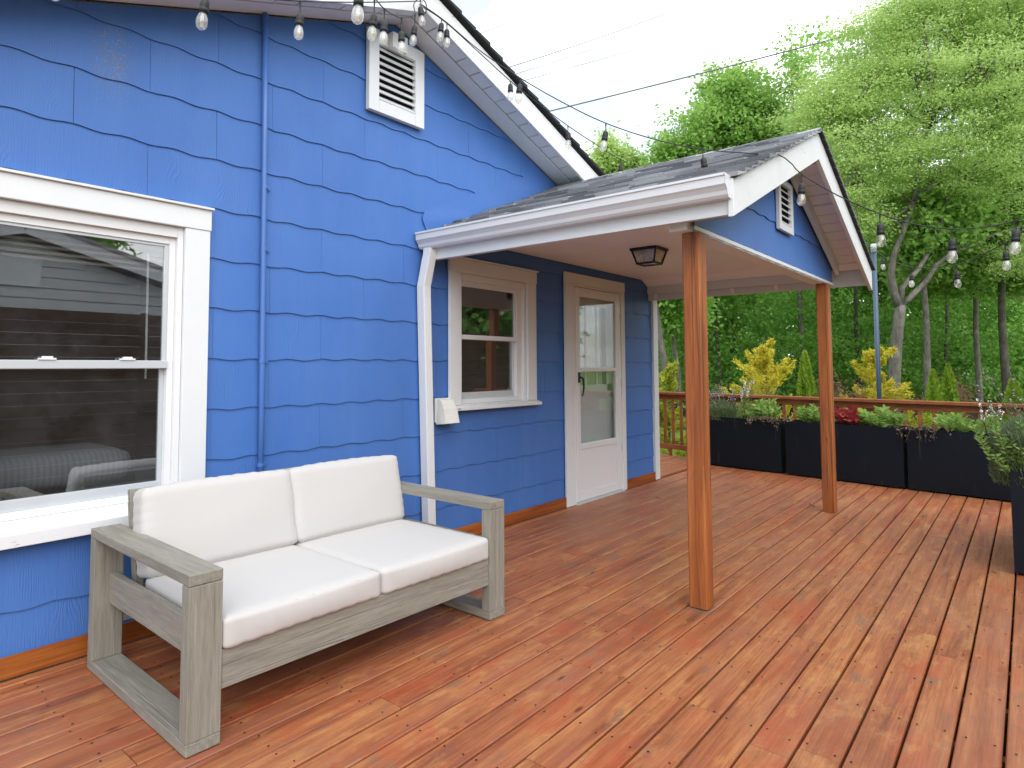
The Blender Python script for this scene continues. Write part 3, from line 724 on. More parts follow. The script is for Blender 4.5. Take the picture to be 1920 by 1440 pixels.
# ceiling and side beams
MB().prism([(3.415, 2.288), (6.78, 2.286), (6.928, 2.220), (6.928, 2.228), (6.78, 2.294), (3.415, 2.303)], 'y', PG + 0.112, -0.0185).build('porch_ceiling', m_ceil, house)
MB().box(EXL, PF + 0.03, 2.075, EXL + 0.035, -0.019, 2.262).build('fascia_board', m_white, house, bev=0.002)
MB().box(EXL + 0.0355, PG + 0.004, 2.090, 3.412, -0.0185, 2.285).build('side_beam', m_white, house, bev=0.002)
MB().box(6.93, PG + 0.004, 2.132, 6.965, -0.0185, 2.222).build('side_beam', m_white, house, bev=0.002)
MB().box(6.985, PF + 0.03, 2.062, 7.02, 0.25, 2.255).build('fascia_board', m_white, house, bev=0.002)
for y in (-0.12, -0.55, -0.98, -1.41, -1.84):
    MB().add([(6.966, y, 2.12), (6.984, y, 2.075), (6.984, y, 2.24), (6.966, y, 2.27), (6.966, y + .04, 2.12), (6.984, y + .04, 2.075), (6.984, y + .04, 2.24), (6.966, y + .04, 2.27)],
             [(0, 1, 2, 3), (7, 6, 5, 4), (0, 4, 5, 1), (1, 5, 6, 2), (2, 6, 7, 3), (3, 7, 4, 0)]).build('rafter_tail', m_soffit, house)
# front rakes with overhang soffit
for s_, xe in ((-1, EXL - 0.02), (1, 7.055)):
    poly = [(PRX + s_ * .0008, PRZ - 0.21), (xe, pz(xe) - 0.205), (xe, pz(xe) - 0.012), (PRX + s_ * .0008, PRZ - 0.012)]
    if s_ < 0: poly = poly[::-1]
    MB().prism(poly, 'y', PF, PF + 0.028).build('porch_rake_board', m_rake, house, bev=0.003)
    k = 0; x = 0.002
    sp = None
    while PRX + s_ * x > EXL + .05 and PRX + s_ * x < 6.96:
        L = 0.132; xa, xb = PRX + s_ * x, PRX + s_ * (x + L - rr.choice([.010, .013, .016])); dz = rr.uniform(-.004, .006)
        xb = max(EXL + .04, min(6.98, xb))
        poly = [(xa, pz(xa) - 0.052 + dz), (xb, pz(xb) - 0.052 + dz), (xb, pz(xb) - 0.034 + dz), (xa, pz(xa) - 0.034 + dz)]
        if s_ < 0: poly = poly[::-1]
        o_ = MB().prism(poly, 'y', PF + 0.0285, PG - 0.0305).build('porch_soffit_plank', m_soffit, house); x += L
    poly = [(PRX + s_ * .001, PRZ - 0.15), (PRX + s_ * 1.72, pz(PRX + s_ * 1.72) - 0.15), (PRX + s_ * 1.72, pz(PRX + s_ * 1.72) - 0.056), (PRX + s_ * .001, PRZ - 0.056)]
    if s_ < 0: poly = poly[::-1]
    MB().prism(poly, 'y', PG - 0.062, PG - 0.0315).build('gable_frieze', m_soffit, house, bev=0.002)
    # roof deck board
    xe2 = xe - s_ * 0.02 if s_ < 0 else xe
    poly = [(PRX, PRZ - 0.031), (xe2, pz(xe2) - 0.031), (xe2, pz(xe2) - 0.011), (PRX, PRZ - 0.011)]
    if s_ < 0: poly = poly[::-1]
    o_ = MB().prism(poly, 'y', PF + 0.004, -0.020).build('porch_roof_deck', m_tar, house)
    # shingles: courses up the slope
    cs = 1 / math.sqrt(1 + PS * PS); EXP = 0.118
    u_max = abs(xe2 - PRX) / cs + 0.03
    nrow = int(u_max / EXP) + 1
    stuff = MB()
    for r in range(nrow):
        ub = u_max - r * EXP; ut = max(0.0, ub - EXP - 0.03)
        if ub < 0.06: break
        y = PF - 0.030; first = True
        yoff = rr.uniform(0, 0.3)
        while y < -0.035:
            wdt = rr.uniform(0.14, 0.34) if not first else rr.uniform(0.1, 0.3); first = False
            yb = min(-0.03, y + wdt); lift = rr.choice([0.002, 0.005, 0.009, 0.013])
            db = rr.uniform(-0.006, 0.006)
            def P(u, y_, h_): 
                x_ = PRX + s_ * u * cs; return (x_ + s_ * h_ * PS * cs, y_, PRZ - PS * u * cs + h_ * cs)
            t0 = -0.0095; t1 = 0.003 + lift
            vs = [P(ub + db, y + .001, t0 + .009), P(ub + db, yb - .001, t0 + .009), P(ut, yb - .001, t0), P(ut, y + .001, t0),
                  P(ub + db, y + .001, t1 + .009), P(ub + db, yb - .001, t1 + .009), P(ut, yb - .001, t0 + .004), P(ut, y + .001, t0 + .004)]
            if s_ > 0: vs = [vs[i] for i in (1, 0, 3, 2, 5, 4, 7, 6)]
            fs = [(0, 3, 2, 1), (4, 5, 6, 7), (0, 1, 5, 4), (1, 2, 6, 5), (2, 3, 7, 6), (3, 0, 4, 7)]
            if s_ < 0: MB().add(vs, fs).build('roof_shingle', m_roof, o_)
            else: stuff.add(vs, fs)
            y = yb
    if s_ > 0: tag(stuff.build('roof_shingles', m_roof, o_), kind='stuff')
    # dark drip edge along the rake
    poly = [(PRX, PRZ - 0.010), (xe, pz(xe) - 0.010), (xe, pz(xe) + 0.006), (PRX, PRZ + 0.006)]
    if s_ < 0: poly = poly[::-1]
    MB().prism(poly, 'y', PF - 0.022, PF + 0.003).build('rake_drip_edge', m_tar, house)
y = PF - 0.02
while y < -0.25:
    rc = MB(); L = 0.2
    for s_ in (-1, 1):
        vs = []
        for (yy, h_) in ((y, 0.018), (y + L, 0.011)):
            for (u, ) in ((0.0,), (0.12,)): vs.append((PRX + s_ * u, yy, PRZ - PS * u + h_ + 0.004)); 
        for (yy, h_) in ((y, 0.018), (y + L, 0.011)):
            for (u, ) in ((0.0,), (0.12,)): vs.append((PRX + s_ * u, yy, PRZ - PS * u + h_ - 0.006))
        fs = [(0, 1, 3, 2), (4, 6, 7, 5), (0, 4, 5, 1), (1, 5, 7, 3), (3, 7, 6, 2), (2, 6, 4, 0)]
        rc.add(vs, fs if s_ < 0 else [f[::-1] for f in fs])
    rc.build('ridge_cap', m_roof, house); y += 0.15
# gutter with a K-profile, both eaves
def gutter(x0, s_, ya, yb, z0):
    prof = [(0.0, 0.0), (0.055, 0.0), (0.068, 0.014), (0.074, 0.034), (0.088, 0.052), (0.098, 0.062), (0.100, 0.100), (0.108, 0.104), (0.108, 0.116), (0.096, 0.116), (0.094, 0.066), (0.080, 0.056), (0.066, 0.036), (0.060, 0.018), (0.052, 0.006), (0.006, 0.006), (0.006, 0.10), (0.0, 0.10)]
    mb = MB(); poly = [(x0 + s_ * a, z0 + b) for a, b in prof]
    if s_ < 0: poly = poly[::-1]
    mb.prism(poly, 'y', ya, yb)
    for ye in (ya, yb - 0.002):
        cap = [(x0 + s_ * a, z0 + b) for a, b in prof[:9]] + [(x0, z0 + 0.115)]
        if s_ < 0: cap = cap[::-1]
        mb.prism(cap, 'y', ye - .001, ye + 0.002)
    return mb.build('gutter', m_gutter, house)
gut = gutter(EXL - 0.001, -1, PF + 0.012, -0.022, 2.150)
gutter(7.021, 1, PF + 0.012, 0.2, 2.14)
# downspout
def rect_sweep(pts, wx, wy):
    mb = MB(); rings = []
    for p in pts: rings.append([(p[0] - wx / 2, p[1] - wy / 2, p[2]), (p[0] + wx / 2, p[1] - wy / 2, p[2]), (p[0] + wx / 2, p[1] + wy / 2, p[2]), (p[0] - wx / 2, p[1] + wy / 2, p[2])])
    vs = [v for r in rings for v in r]; fs = []
    for i in range(len(rings) - 1):
        for k in range(4): fs.append((i * 4 + k, i * 4 + (k + 1) % 4, i * 4 + 4 + (k + 1) % 4, i * 4 + 4 + k))
    fs += [(3, 2, 1, 0), tuple(range(len(vs) - 4, len(vs)))]
    return mb.add(vs, fs)
ds = rect_sweep([(3.265, -0.105, 2.151), (3.265, -0.105, 2.12), (3.247, -0.062, 1.88), (3.25, -0.060, 1.80), (3.31, -0.060, 0.06)], 0.075, 0.072)
dso = ds.build('downspout', m_gutter, house, bev=0.006)
rb = MB()
for dx in (-0.024, -0.008, 0.008, 0.024): rb.beam((3.25 + dx, -0.0965, 1.80), (3.31 + dx, -0.0965, 0.07), 0.006, 0.004, Vector((0, -1, 0)))
rb.build('downspout_rib', m_gutter, dso)
rb = MB()
for dy in (-0.024, -0.008, 0.008, 0.024): rb.beam((3.289, -0.06 + dy, 1.80), (3.349, -0.06 + dy, 0.07), 0.004, 0.006, Vector((0, 1, 0)))
rb.build('downspout_rib', m_gutter, dso)
# blue flashing, slightly crumpled, where the porch roof meets the wall
fl = MB(); nx, nz_ = 44, 9; vs = []
for i in range(nx + 1):
    x = 3.30 + (5.06 - 3.30) * i / nx
    for k in range(nz_ + 1):
        t = k / nz_; top = min(pz(x) + 0.20 + 0.02 * math.sin(x * 3.1) - 0.05 * max(0, x - 4.2), roofz(x) - 0.03)
        z = pz(x) - 0.03 + (top - pz(x) + 0.03) * t
        yy = -0.0120 - 0.004 * (1 - t) - 0.0025 * (1 - t) * math.sin(x * 9 + t * 3) * math.sin(x * 3.3 + 1 + 4 * t) - 0.004 * max(0, math.sin(x * 5.2 + 2.4 * t + 1.3)) * (1 - abs(2 * t - 1))
        vs.append((x + (0.02 * math.sin(7 * t) if i == 0 else 0), yy, z))
fs = [(i * (nz_ + 1) + k, (i + 1) * (nz_ + 1) + k, (i + 1) * (nz_ + 1) + k + 1, i * (nz_ + 1) + k + 1) for i in range(nx) for k in range(nz_)]
fo = fl.add(vs, fs).build('flashing', m_flash, house)
so = fo.modifiers.new('solid', 'SOLIDIFY'); so.thickness = 0.002
# dryer vent hood
dv = MB(); dv.box(3.40, -0.030, 0.90, 3.56, -0.0175, 1.075)
dv.add([(3.415, -0.03, 1.07), (3.545, -0.03, 1.07), (3.545, -0.075, 1.06), (3.415, -0.075, 1.06), (3.405, -0.13, 0.895), (3.555, -0.13, 0.895), (3.405, -0.03, 0.885), (3.555, -0.03, 0.885),
        (3.405, -0.105, 1.0), (3.555, -0.105, 1.0)], [(0, 1, 2, 3), (3, 2, 9, 8), (8, 9, 5, 4), (0, 3, 8, 4, 6), (1, 7, 5, 9, 2), (4, 5, 7, 6)])
dv.build('vent_hood', m_plastic, house, bev=0.002)

# ---- porch light
LX, LY, LZ = 5.01, -0.95, 2.286
lt = empty('porch_light', (LX, LY, LZ), 'black lantern-style flush light with seeded glass on the porch ceiling', 'porch light')
a, b = 0.118, 0.085
pl = MB().add([(LX - a, LY - a, LZ - .022), (LX + a, LY - a, LZ - .022), (LX + a, LY + a, LZ - .022), (LX - a, LY + a, LZ - .022), (LX - a, LY - a, LZ), (LX + a, LY - a, LZ), (LX + a, LY + a, LZ), (LX - a, LY + a, LZ)],
              [(0, 3, 2, 1), (4, 5, 6, 7), (0, 1, 5, 4), (1, 2, 6, 5), (2, 3, 7, 6), (3, 0, 4, 7)]).build('canopy', m_black, lt, bev=0.003)
t_, u_ = 0.104, 0.074; zt, zb = LZ - 0.0225, LZ - 0.128
fr = MB()
for (sx, sy) in ((-1, -1), (1, -1), (1, 1), (-1, 1)): fr.beam((LX + sx * t_, LY + sy * t_, zt), (LX + sx * u_, LY + sy * u_, zb), 0.012, 0.012, Vector((0, 1, 0)))
for i, ((sx, sy), (tx, ty)) in enumerate((((-1, -1), (1, -1)), ((1, -1), (1, 1)), ((1, 1), (-1, 1)), ((-1, 1), (-1, -1)))):
    fr.beam((LX + sx * u_, LY + sy * u_, zb), (LX + tx * u_, LY + ty * u_, zb), 0.014, 0.014)
fr.build('lamp_frame', m_black, lt)
for ((sx, sy), (tx, ty)) in (((-1, -1), (1, -1)), ((1, -1), (1, 1)), ((1, 1), (-1, 1)), ((-1, 1), (-1, -1))):
    q = 0.97
    MB().add([(LX + sx * t_ * q, LY + sy * t_ * q, zt), (LX + tx * t_ * q, LY + ty * t_ * q, zt), (LX + tx * u_ * q, LY + ty * u_ * q, zb), (LX + sx * u_ * q, LY + sy * u_ * q, zb)], [(3, 2, 1, 0)]).build('pane', m_frost, lt)
MB().box(LX - u_ * .9, LY - u_ * .9, zb, LX + u_ * .9, LY + u_ * .9, zb + 0.003).build('pane', m_frost, lt)
MB().lathe([(0.012, -0.11), (0.028, -0.09), (0.03, -0.07), (0.015, -0.04), (0.015, -0.022)], (LX, LY, LZ), 12).build('light_bulb', m_plastic, lt, True)

# ------------------------------------------------------------------ sofa
sofa = empty('outdoor_sofa', (1.055, -1.130, 0.003), 'grey weathered wood outdoor sofa with off-white cushions against the blue wall', 'sofa', rz=RAD(-1.2))
SM = Matrix.Translation((1.055, -1.130, 0.003)) @ Matrix.Rotation(RAD(-1.2), 4, 'Z')
def sbox(name, mat, x0, y0, z0, x1, y1, z1, bev=0.003, parent=sofa):
    me = MB().box(x0, y0, z0, x1, y1, z1).mesh(name); me.transform(SM); o = link(name, me, mat, parent)
    bevel(o, bev, 2); return o
SWD, SDP = 1.695, 0.965
def sidx(v): return v
for side in (0, 1):
    x0 = 0.0 if side == 0 else SWD - 0.122; x1 = x0 + 0.122
    sbox('leg', m_teakz, x0, 0.0, 0.0405, x1, 0.055, 0.5575); sbox('leg', m_teakz, x0, SDP - 0.055, 0.0405, x1, SDP, 0.5575)
    sbox('armrest', m_teaky, x0, 0.0, 0.559, x1, SDP, 0.598); sbox('foot_rail', m_teaky, x0, 0.0, 0.0, x1, SDP, 0.040)
    xr = (x0 + 0.062, x0 + 0.095) if side == 0 else (x1 - 0.095, x1 - 0.062)
    sbox('side_rail', m_teaky, xr[0], 0.0555, 0.275, xr[1], SDP - .0555, 0.402)
sbox('front_apron', m_teakx, 0.1225, 0.008, 0.178, SWD - 0.1225, 0.040, 0.312)
sbox('rear_apron', m_teakx, 0.1225, SDP - .05, 0.178, SWD - 0.1225, SDP - .02, 0.312)
for k in range(7): sbox('seat_slat', m_teakx, 0.1225, 0.06 + k * 0.12, 0.285, SWD - .1225, 0.06 + k * 0.12 + 0.07, 0.303)
# slanted back: posts and rails
def slant(y, z): return y
bp0, bp1 = Vector((0, 0.80, 0.29)), Vector((0, 0.905, 0.755))
for x in (0.132, SWD - 0.162, SWD / 2):
    me = MB().beam(Vector((x + .015, bp0.y, bp0.z)), Vector((x + .015, bp1.y - 0.012, bp1.z - .055)), 0.034, 0.045, Vector((0, 1, 0))).mesh('back_post'); me.transform(SM); bevel(link('back_post', me, m_teakz, sofa), 0.003)
for (yy, zz) in ((0.893, 0.728), (0.862, 0.60), (0.835, 0.48)):
    me = MB().beam(Vector((0.128, yy, zz)), Vector((SWD - 0.128, yy, zz)), 0.028, 0.058, Vector((0, 0.22, 1))).mesh('back_rail'); me.transform(SM); bevel(link('back_rail', me, m_teakx, sofa), 0.003)
me = MB().tube([(0.128, 0.075, 0.345), (0.128, 0.78, 0.345)], 0.007, 8).mesh('metal_rod'); me.transform(SM); link('metal_rod', me, m_alu, sofa)
def cushion(name, w_, d_, h_, M, puff=0.018, r=0.032, seed=0):
    rn = random.Random(seed); ph = [rn.uniform(0, 6) for _ in range(8)]
    bm = bmesh.new(); bmesh.ops.create_cube(bm, size=2); bmesh.ops.subdivide_edges(bm, edges=bm.edges, cuts=26, use_grid_fill=True)
    hx, hy, hz = w_ / 2, d_ / 2, h_ / 2
    for v in bm.verts:
        a, b_, c_ = v.co
        p = Vector((a * hx, b_ * hy, c_ * hz)); q = Vector((max(-hx + r, min(hx - r, p.x)), max(-hy + r, min(hy - r, p.y)), max(-hz + r, min(hz - r, p.z))))
        d = p - q
        if d.length > 1e-6: p = q + d.normalized() * r
        p.z += puff * (1 - a ** 2) ** .7 * (1 - b_ ** 2) ** .7 * (1 if c_ > 0 else -1) * abs(c_)
        p.y += 0.012 * (1 - a ** 2) * (1 - c_ ** 2) * b_; p.x += 0.010 * (1 - b_ ** 2) * (1 - c_ ** 2) * a
        wv = 0.5 * 0.0012 * math.sin(a * 7 + ph[0] + b_ * 2) + 0.0008 * math.sin(b_ * 4 + ph[1] - a * 3) + 0.0022 * math.sin(a * 31 + ph[2] + b_ * 5) * max(abs(a), abs(b_)) ** 10 + 0.0018 * math.sin(b_ * 27 + ph[3]) * abs(a) ** 8
        p += v.co.normalized() * wv
        v.co = p
    me = bpy.data.meshes.new(name); bm.to_mesh(me); bm.free(); me.transform(SM @ M)
    o = link(name, me, m_cush, sofa, True)
    # welted seam round the top edge
    pts = []
    def ring(zs):
        pt = []; rr2 = r
        for k in range(48):
            t = 2 * math.pi * k / 48; ca, sa = math.cos(t), math.sin(t)
            e = 0.16; X = (hx - .004 + .0) * (abs(ca) ** e) * (1 if ca > 0 else -1); Y = (hy - .004) * (abs(sa) ** e) * (1 if sa > 0 else -1)
            pt.append(SM @ M @ Vector((X, Y, zs)))
        return pt + [pt[0]]
    for zs in (hz - r * 0.55,):
        MB().tube(ring(zs), 0.0030, 5, False).build('seam', m_cush, o, True)
    return o
cw = (SWD - 0.244 - 0.006) / 2
for i in (0, 1):
    xc = 0.1235 + cw / 2 + i * (cw + 0.005)
    c_ = cushion('seat_cushion', cw, 0.70, 0.115, Matrix.Translation((xc, 0.345, 0.362)) @ Matrix.Rotation(RAD(-0.5), 4, 'X'), 0.008, 0.022, 3 + i)
    lean = math.atan2(bp1.y - bp0.y, bp1.z - bp0.z)
    # back cushion: w along x, its thickness along local z turned to face forwards
    M = Matrix.Translation((xc, 0.740 + 0.003 * i, 0.588)) @ Matrix.Rotation(RAD(90) - lean, 4, 'X')
    cushion('back_cushion', cw + 0.012, 0.375, 0.135, M, 0.014, 0.030, 9 + i)

# ------------------------------------------------------------------ far railing
rail = empty('deck_railing', (RX0 + RM * -1, -1.0, 0), 'reddish stained wooden railing with square balusters behind the planters', 'railing')
def rpt(y, z, off=0.0): return Vector((RX0 + RM * y + off, y, z))
RU = Vector((0, 0, 1))
MB().beam(rpt(2.4, 0.905), rpt(-3.75, 0.905), 0.14, 0.036).build('top_rail', m_rail, rail, bev=0.004)
MB().beam(rpt(2.4, 0.850), rpt(-3.75, 0.850), 0.038, 0.072).build('sub_rail', m_rail, rail, bev=0.003)
MB().beam(rpt(2.4, 0.130), rpt(-3.75, 0.130), 0.038, 0.075).build('bottom_rail', m_rail, rail, bev=0.003)
yb = 2.23
k = 0
while yb > -3.7:
    near = min(abs(yb - q) for q in (-0.046, -1.88, 1.78, -3.7))
    if near > 0.085: MB().beam(rpt(yb, 0.168), rpt(yb, 0.8135), 0.036, 0.036, Vector((1, RM, 0))).build('baluster', m_rail, rail)
    yb -= 0.1315
for yq in (-0.046, -1.88, 1.78, -3.7): MB().beam(rpt(yq, -0.3, 0.065), rpt(yq, 0.886, 0.065), 0.088, 0.088, Vector((1, RM, 0))).build('rail_post', m_rail, rail, bev=0.004)
MB().beam(rpt(0.70, 0.003), rpt(0.70, 0.0925), 0.036, 0.036, Vector((1, RM, 0))).build('rail_foot', m_rail, rail)

# ------------------------------------------------------------------ planters
def planter(c0, dirv, L, D, H, label, group=None, seed=0):
    # c0: front left foot; dirv: unit vector along the front; depth runs to the left of it
    d = Vector(dirv).normalized(); nrm = Vector((-d.y, d.x, 0))
    rn = random.Random(seed)
    root = empty('planter', c0 + d * (L / 2) + nrm * (D / 2), label, 'planter', group)
    def P(a, b, z): return tuple(Vector(c0) + d * a + nrm * b + Vector((0, 0, z)))
    z0 = 0.018; t = 0.03; nseg = 8
    bm = MB()
    # outer skin as a grid so that the long sides can bulge a little
    def wallgrid(A, B, bul):
        vs = []; nrmv = Vector((B[1] - A[1], -(B[0] - A[0]), 0))
        dirw = Vector((B[0] - A[0], B[1] - A[1], 0)); nn = (d * nrmv.x + nrm * nrmv.y).normalized()
        for k in range(nseg + 1):
            for i in range(nseg * 2 + 1):
                s = i / (nseg * 2); q = k / nseg
                p = Vector(P(A[0] + (B[0] - A[0]) * s, A[1] + (B[1] - A[1]) * s, z0 + (H - z0) * q)) + nn * (bul * math.sin(math.pi * s) * math.sin(math.pi * min(1, q * 1.0)))
                vs.append(tuple(p))
        w_ = nseg * 2 + 1
        bm.add(vs, [(k * w_ + i, k * w_ + i + 1, (k + 1) * w_ + i + 1, (k + 1) * w_ + i) for k in range(nseg) for i in range(nseg * 2)])
    bul = rn.uniform(0.004, 0.009)
    wallgrid((0, 0), (L, 0), bul); wallgrid((L, 0), (L, D), 0.002); wallgrid((L, D), (0, D), bul); wallgrid((0, D), (0, 0), 0.002)
    bm.build('shell', m_planter, root, True)
    rim = MB()
    o4 = [(0, 0), (L, 0), (L, D), (0, D)]; i4 = [(t, t), (L - t, t), (L - t, D - t), (t, D - t)]
    vs = [P(a, b, H) for a, b in o4] + [P(a, b, H) for a, b in i4] + [P(a, b, H - 0.06) for a, b in i4]
    rim.add(vs, [(k, (k + 1) % 4, (k + 1) % 4 + 4, k + 4) for k in range(4)] + [(k + 4, (k + 1) % 4 + 4, (k + 1) % 4 + 8, k + 8) for k in range(4)])
    rim.build('rim', m_planter, root)
    so_ = MB(); n1, n2 = 26, 8; vs = []
    for i in range(n1 + 1):
        for k in range(n2 + 1): vs.append(P(t + (L - 2 * t) * i / n1, t + (D - 2 * t) * k / n2, H - 0.045 + rn.uniform(-.012, .012)))
    so_.add(vs, [(i * (n2 + 1) + k, (i + 1) * (n2 + 1) + k, (i + 1) * (n2 + 1) + k + 1, i * (n2 + 1) + k + 1) for i in range(n1) for k in range(n2)])
    so_.build('soil', m_soil, root, True)
    for (a, b) in ((0.06, 0.05), (L - 0.14, 0.05), (0.06, D - 0.12), (L - 0.14, D - 0.12)):
        f = MB(); f.add([P(a, b, 0.003), P(a + .08, b, 0.003), P(a + .08, b + .07, 0.003), P(a, b + .07, 0.003), P(a, b, z0), P(a + .08, b, z0), P(a + .08, b + .07, z0), P(a, b + .07, z0)],
              [(0, 3, 2, 1), (4, 5, 6, 7), (0, 1, 5, 4), (1, 2, 6, 5), (2, 3, 7, 6), (3, 0, 4, 7)]); f.build('foot', m_rail, root)
    return P
PD = Vector((-0.15, -1, 0)).normalized()            # along the row, from the house outwards
def pl_x(y): return 8.57 + 0.15 * y
H_P = 0.642
starts = [(0.165, 1.175), (-1.055, 1.215), (-2.292, 1.22)]
labs = ['black planter at the house end of the row along the railing, with lavender', 'black planter in the middle of the row, behind the porch post, with the red coleus', 'black planter with trailing vine at the outer end of the railing row']
PP = []
for i, ((ys, L), lab) in enumerate(zip(starts, labs)):
    PP.append(planter(Vector((pl_x(ys) + (0.0, -0.004, 0.01)[i], ys, 0)), PD, L, 0.36, H_P, lab, 'black planters along the railing', i))
PS_ = planter(Vector((5.352, -3.180, 0)), Vector((0.0, -1.0, 0)), 0.36, 1.2, 0.640, 'black planter overflowing with rosemary, standing apart along the deck side', None, 9)

# ------------------------------------------------------------------ foliage helpers
NR = np.random.default_rng(5)
def unit(a): return a / np.maximum(1e-9, np.linalg.norm(a, axis=1, keepdims=True))
def leaves(c, ax, L, W, rng, flat=0.0):
    # rhombic leaf faces at centres c, pointing along ax
    n = len(c); ax = unit(ax); r = rng.normal(size=(n, 3)); r[:, 2] *= (1 - flat)
    sd = unit(np.cross(ax, r)); nn = np.cross(sd, ax)
    L = np.broadcast_to(np.asarray(L, float), (n,))[:, None]; W = np.broadcast_to(np.asarray(W, float), (n,))[:, None]
    V = np.stack([c - ax * L / 2, c - ax * L * 0.08 + sd * W / 2 + nn * L * 0.05, c + ax * L / 2, c - ax * L * 0.08 - sd * W / 2 + nn * L * 0.05], 1)
    return V.reshape(-1, 3)
def build_leaves(name, V, mat, parent=None):
    return link(name, np_mesh(name, V, len(V) // 4), mat, parent)
def ell_points(n, c, r, rng, shell=2.4):
    d = unit(rng.normal(size=(n, 3))); u = rng.random(n) ** (1 / shell)
    return np.asarray(c) + d * u[:, None] * np.asarray(r)
def clump_leaves(cc, per, rad, L, W, rng, flat=0.3, droop=0.0, zf=0.65):
    n = len(cc) * per; c = np.repeat(cc, per, 0)
    rads = np.repeat(rng.uniform(0.6, 1.3, len(cc)) * rad, per)[:, None]
    off = rng.normal(size=(n, 3)) * 0.5; off[:, 2] *= zf
    ax = unit(off + rng.normal(size=(n, 3)) * 0.5); ax[:, 2] -= droop
    return leaves(c + off * rads, ax, rng.uniform(0.7, 1.3, n) * L, rng.uniform(0.7, 1.3, n) * W, rng, flat)

lf_light = M_leaf('light leaf', (0.14, 0.25, 0.045), (0.38, 0.56, 0.15), (0.64, 0.77, 0.32), 0.55, 0.9)
lf_mid = M_leaf('mid leaf', (0.10, 0.24, 0.038), (0.25, 0.46, 0.09), (0.46, 0.64, 0.19), 0.5, 0.5)
lf_dark = M_leaf('forest leaf', (0.04, 0.13, 0.018), (0.17, 0.40, 0.065), (0.42, 0.66, 0.16), 0.5, 0.35)
lf_under = M_leaf('undergrowth leaf', (0.045, 0.13, 0.018), (0.125, 0.31, 0.045), (0.30, 0.52, 0.10), 0.48, 0.6)
lf_yellow = M_leaf('golden conifer leaf', (0.36, 0.34, 0.012), (0.62, 0.55, 0.03), (0.78, 0.70, 0.14), 0.4, 2.5)
lf_lime = M_leaf('lime shrub leaf', (0.17, 0.25, 0.018), (0.36, 0.43, 0.035), (0.56, 0.57, 0.08), 0.4, 2.5)
lf_arb = M_leaf('arborvitae leaf', (0.11, 0.21, 0.016), (0.25, 0.41, 0.035), (0.42, 0.56, 0.08), 0.35, 3.0)
lf_bright = M_leaf('bright herb leaf', (0.10, 0.22, 0.035), (0.22, 0.40, 0.08), (0.42, 0.56, 0.17), 0.4, 6.0)
lf_red = M_leaf('coleus leaf', (0.12, 0.010, 0.012), (0.26, 0.020, 0.022), (0.40, 0.06, 0.05), 0.3, 9.0)
lf_pink = M_leaf('pinkish leaf', (0.13, 0.065, 0.045), (0.24, 0.12, 0.085), (0.36, 0.20, 0.15), 0.35, 5.0)
lf_sage = M_leaf('grey green leaf', (0.075, 0.125, 0.055), (0.15, 0.215, 0.10), (0.26, 0.33, 0.18), 0.3, 7.0)
lf_brown = M_leaf('trailing vine leaf', (0.10, 0.075, 0.045), (0.20, 0.16, 0.10), (0.34, 0.24, 0.17), 0.3, 8.0)
lf_white = M_simple('white petals', (0.80, 0.80, 0.80), 0.7, 0, 0.2, 0.05)
lf_purple = M_simple('grey violet buds', (0.34, 0.31, 0.40), 0.8, 0, 0.2, 0.25, 30)
lf_sage2 = M_leaf('pale spike', (0.20, 0.20, 0.20), (0.32, 0.32, 0.33), (0.46, 0.46, 0.48), 0.3, 7.0)
lf_straw = M_leaf('ornamental grass blade', (0.13, 0.15, 0.06), (0.22, 0.24, 0.11), (0.34, 0.33, 0.19), 0.3, 5.0)
m_stem = M_simple('green stem', (0.09, 0.13, 0.04), 0.8, 0, 0.2)
m_twig = M_simple('brown stem', (0.12, 0.085, 0.055), 0.9, 0, 0.1)
m_bark = M_bark('grey bark', (0.075, 0.068, 0.058), (0.21, 0.195, 0.17))
m_bark2 = M_bark('brown bark', (0.05, 0.042, 0.034), (0.13, 0.115, 0.095))

def limb_path(a, b, rng, bend=0.12, n=6):
    a = Vector(a); b = Vector(b); L = (b - a).length; pts = []
    o1 = Vector(rng.normal(size=3)) * L * bend
    for i in range(n + 1):
        t = i / n; pts.append(a.lerp(b, t) + o1 * math.sin(math.pi * t) + Vector((0, 0, L * 0.08 * math.sin(math.pi * t))))
    return pts
def tree(name, label, base, stems, crowns, mat, bark, per=80, crad=0.5, L=0.15, W=0.085, group=None, seed=1, limbs=14, droop=0.15, zf=0.65):
    rng = np.random.default_rng(seed)
    root = empty(name, base, label, 'tree', group)
    tk = MB()
    for pts, r0, r1 in stems:
        P = [Vector(p) for p in pts]; n = len(P)
        tk.tube(P, [r0 + (r1 - r0) * i / (n - 1) for i in range(n)], 10)
    cc = np.concatenate([ell_points(n, c, r, rng) for (c, r, n) in crowns])
    tips = [Vector(s[0][-1]) for s in stems] + [Vector(s[0][len(s[0]) * 2 // 3]) for s in stems]
    for i in rng.choice(len(cc), min(limbs, len(cc)), False):
        e = Vector(cc[i]); s = min(tips, key=lambda t: (t - e).length)
        tk.tube(limb_path(s, e, rng), [0.045 - 0.006 * k for k in range(7)], 5)
    tk.build('trunk', bark, root, True)
    V = clump_leaves(cc, per, crad, L, W, rng, 0.3, droop, zf)
    build_leaves('crown', V, mat, root); return root
def ell(px, py, rx, ry, D, n, deep=1.0):
    s = D / FPX; return (tuple(at(px, py, D)), (rx * s * deep, rx * s, ry * s), n)

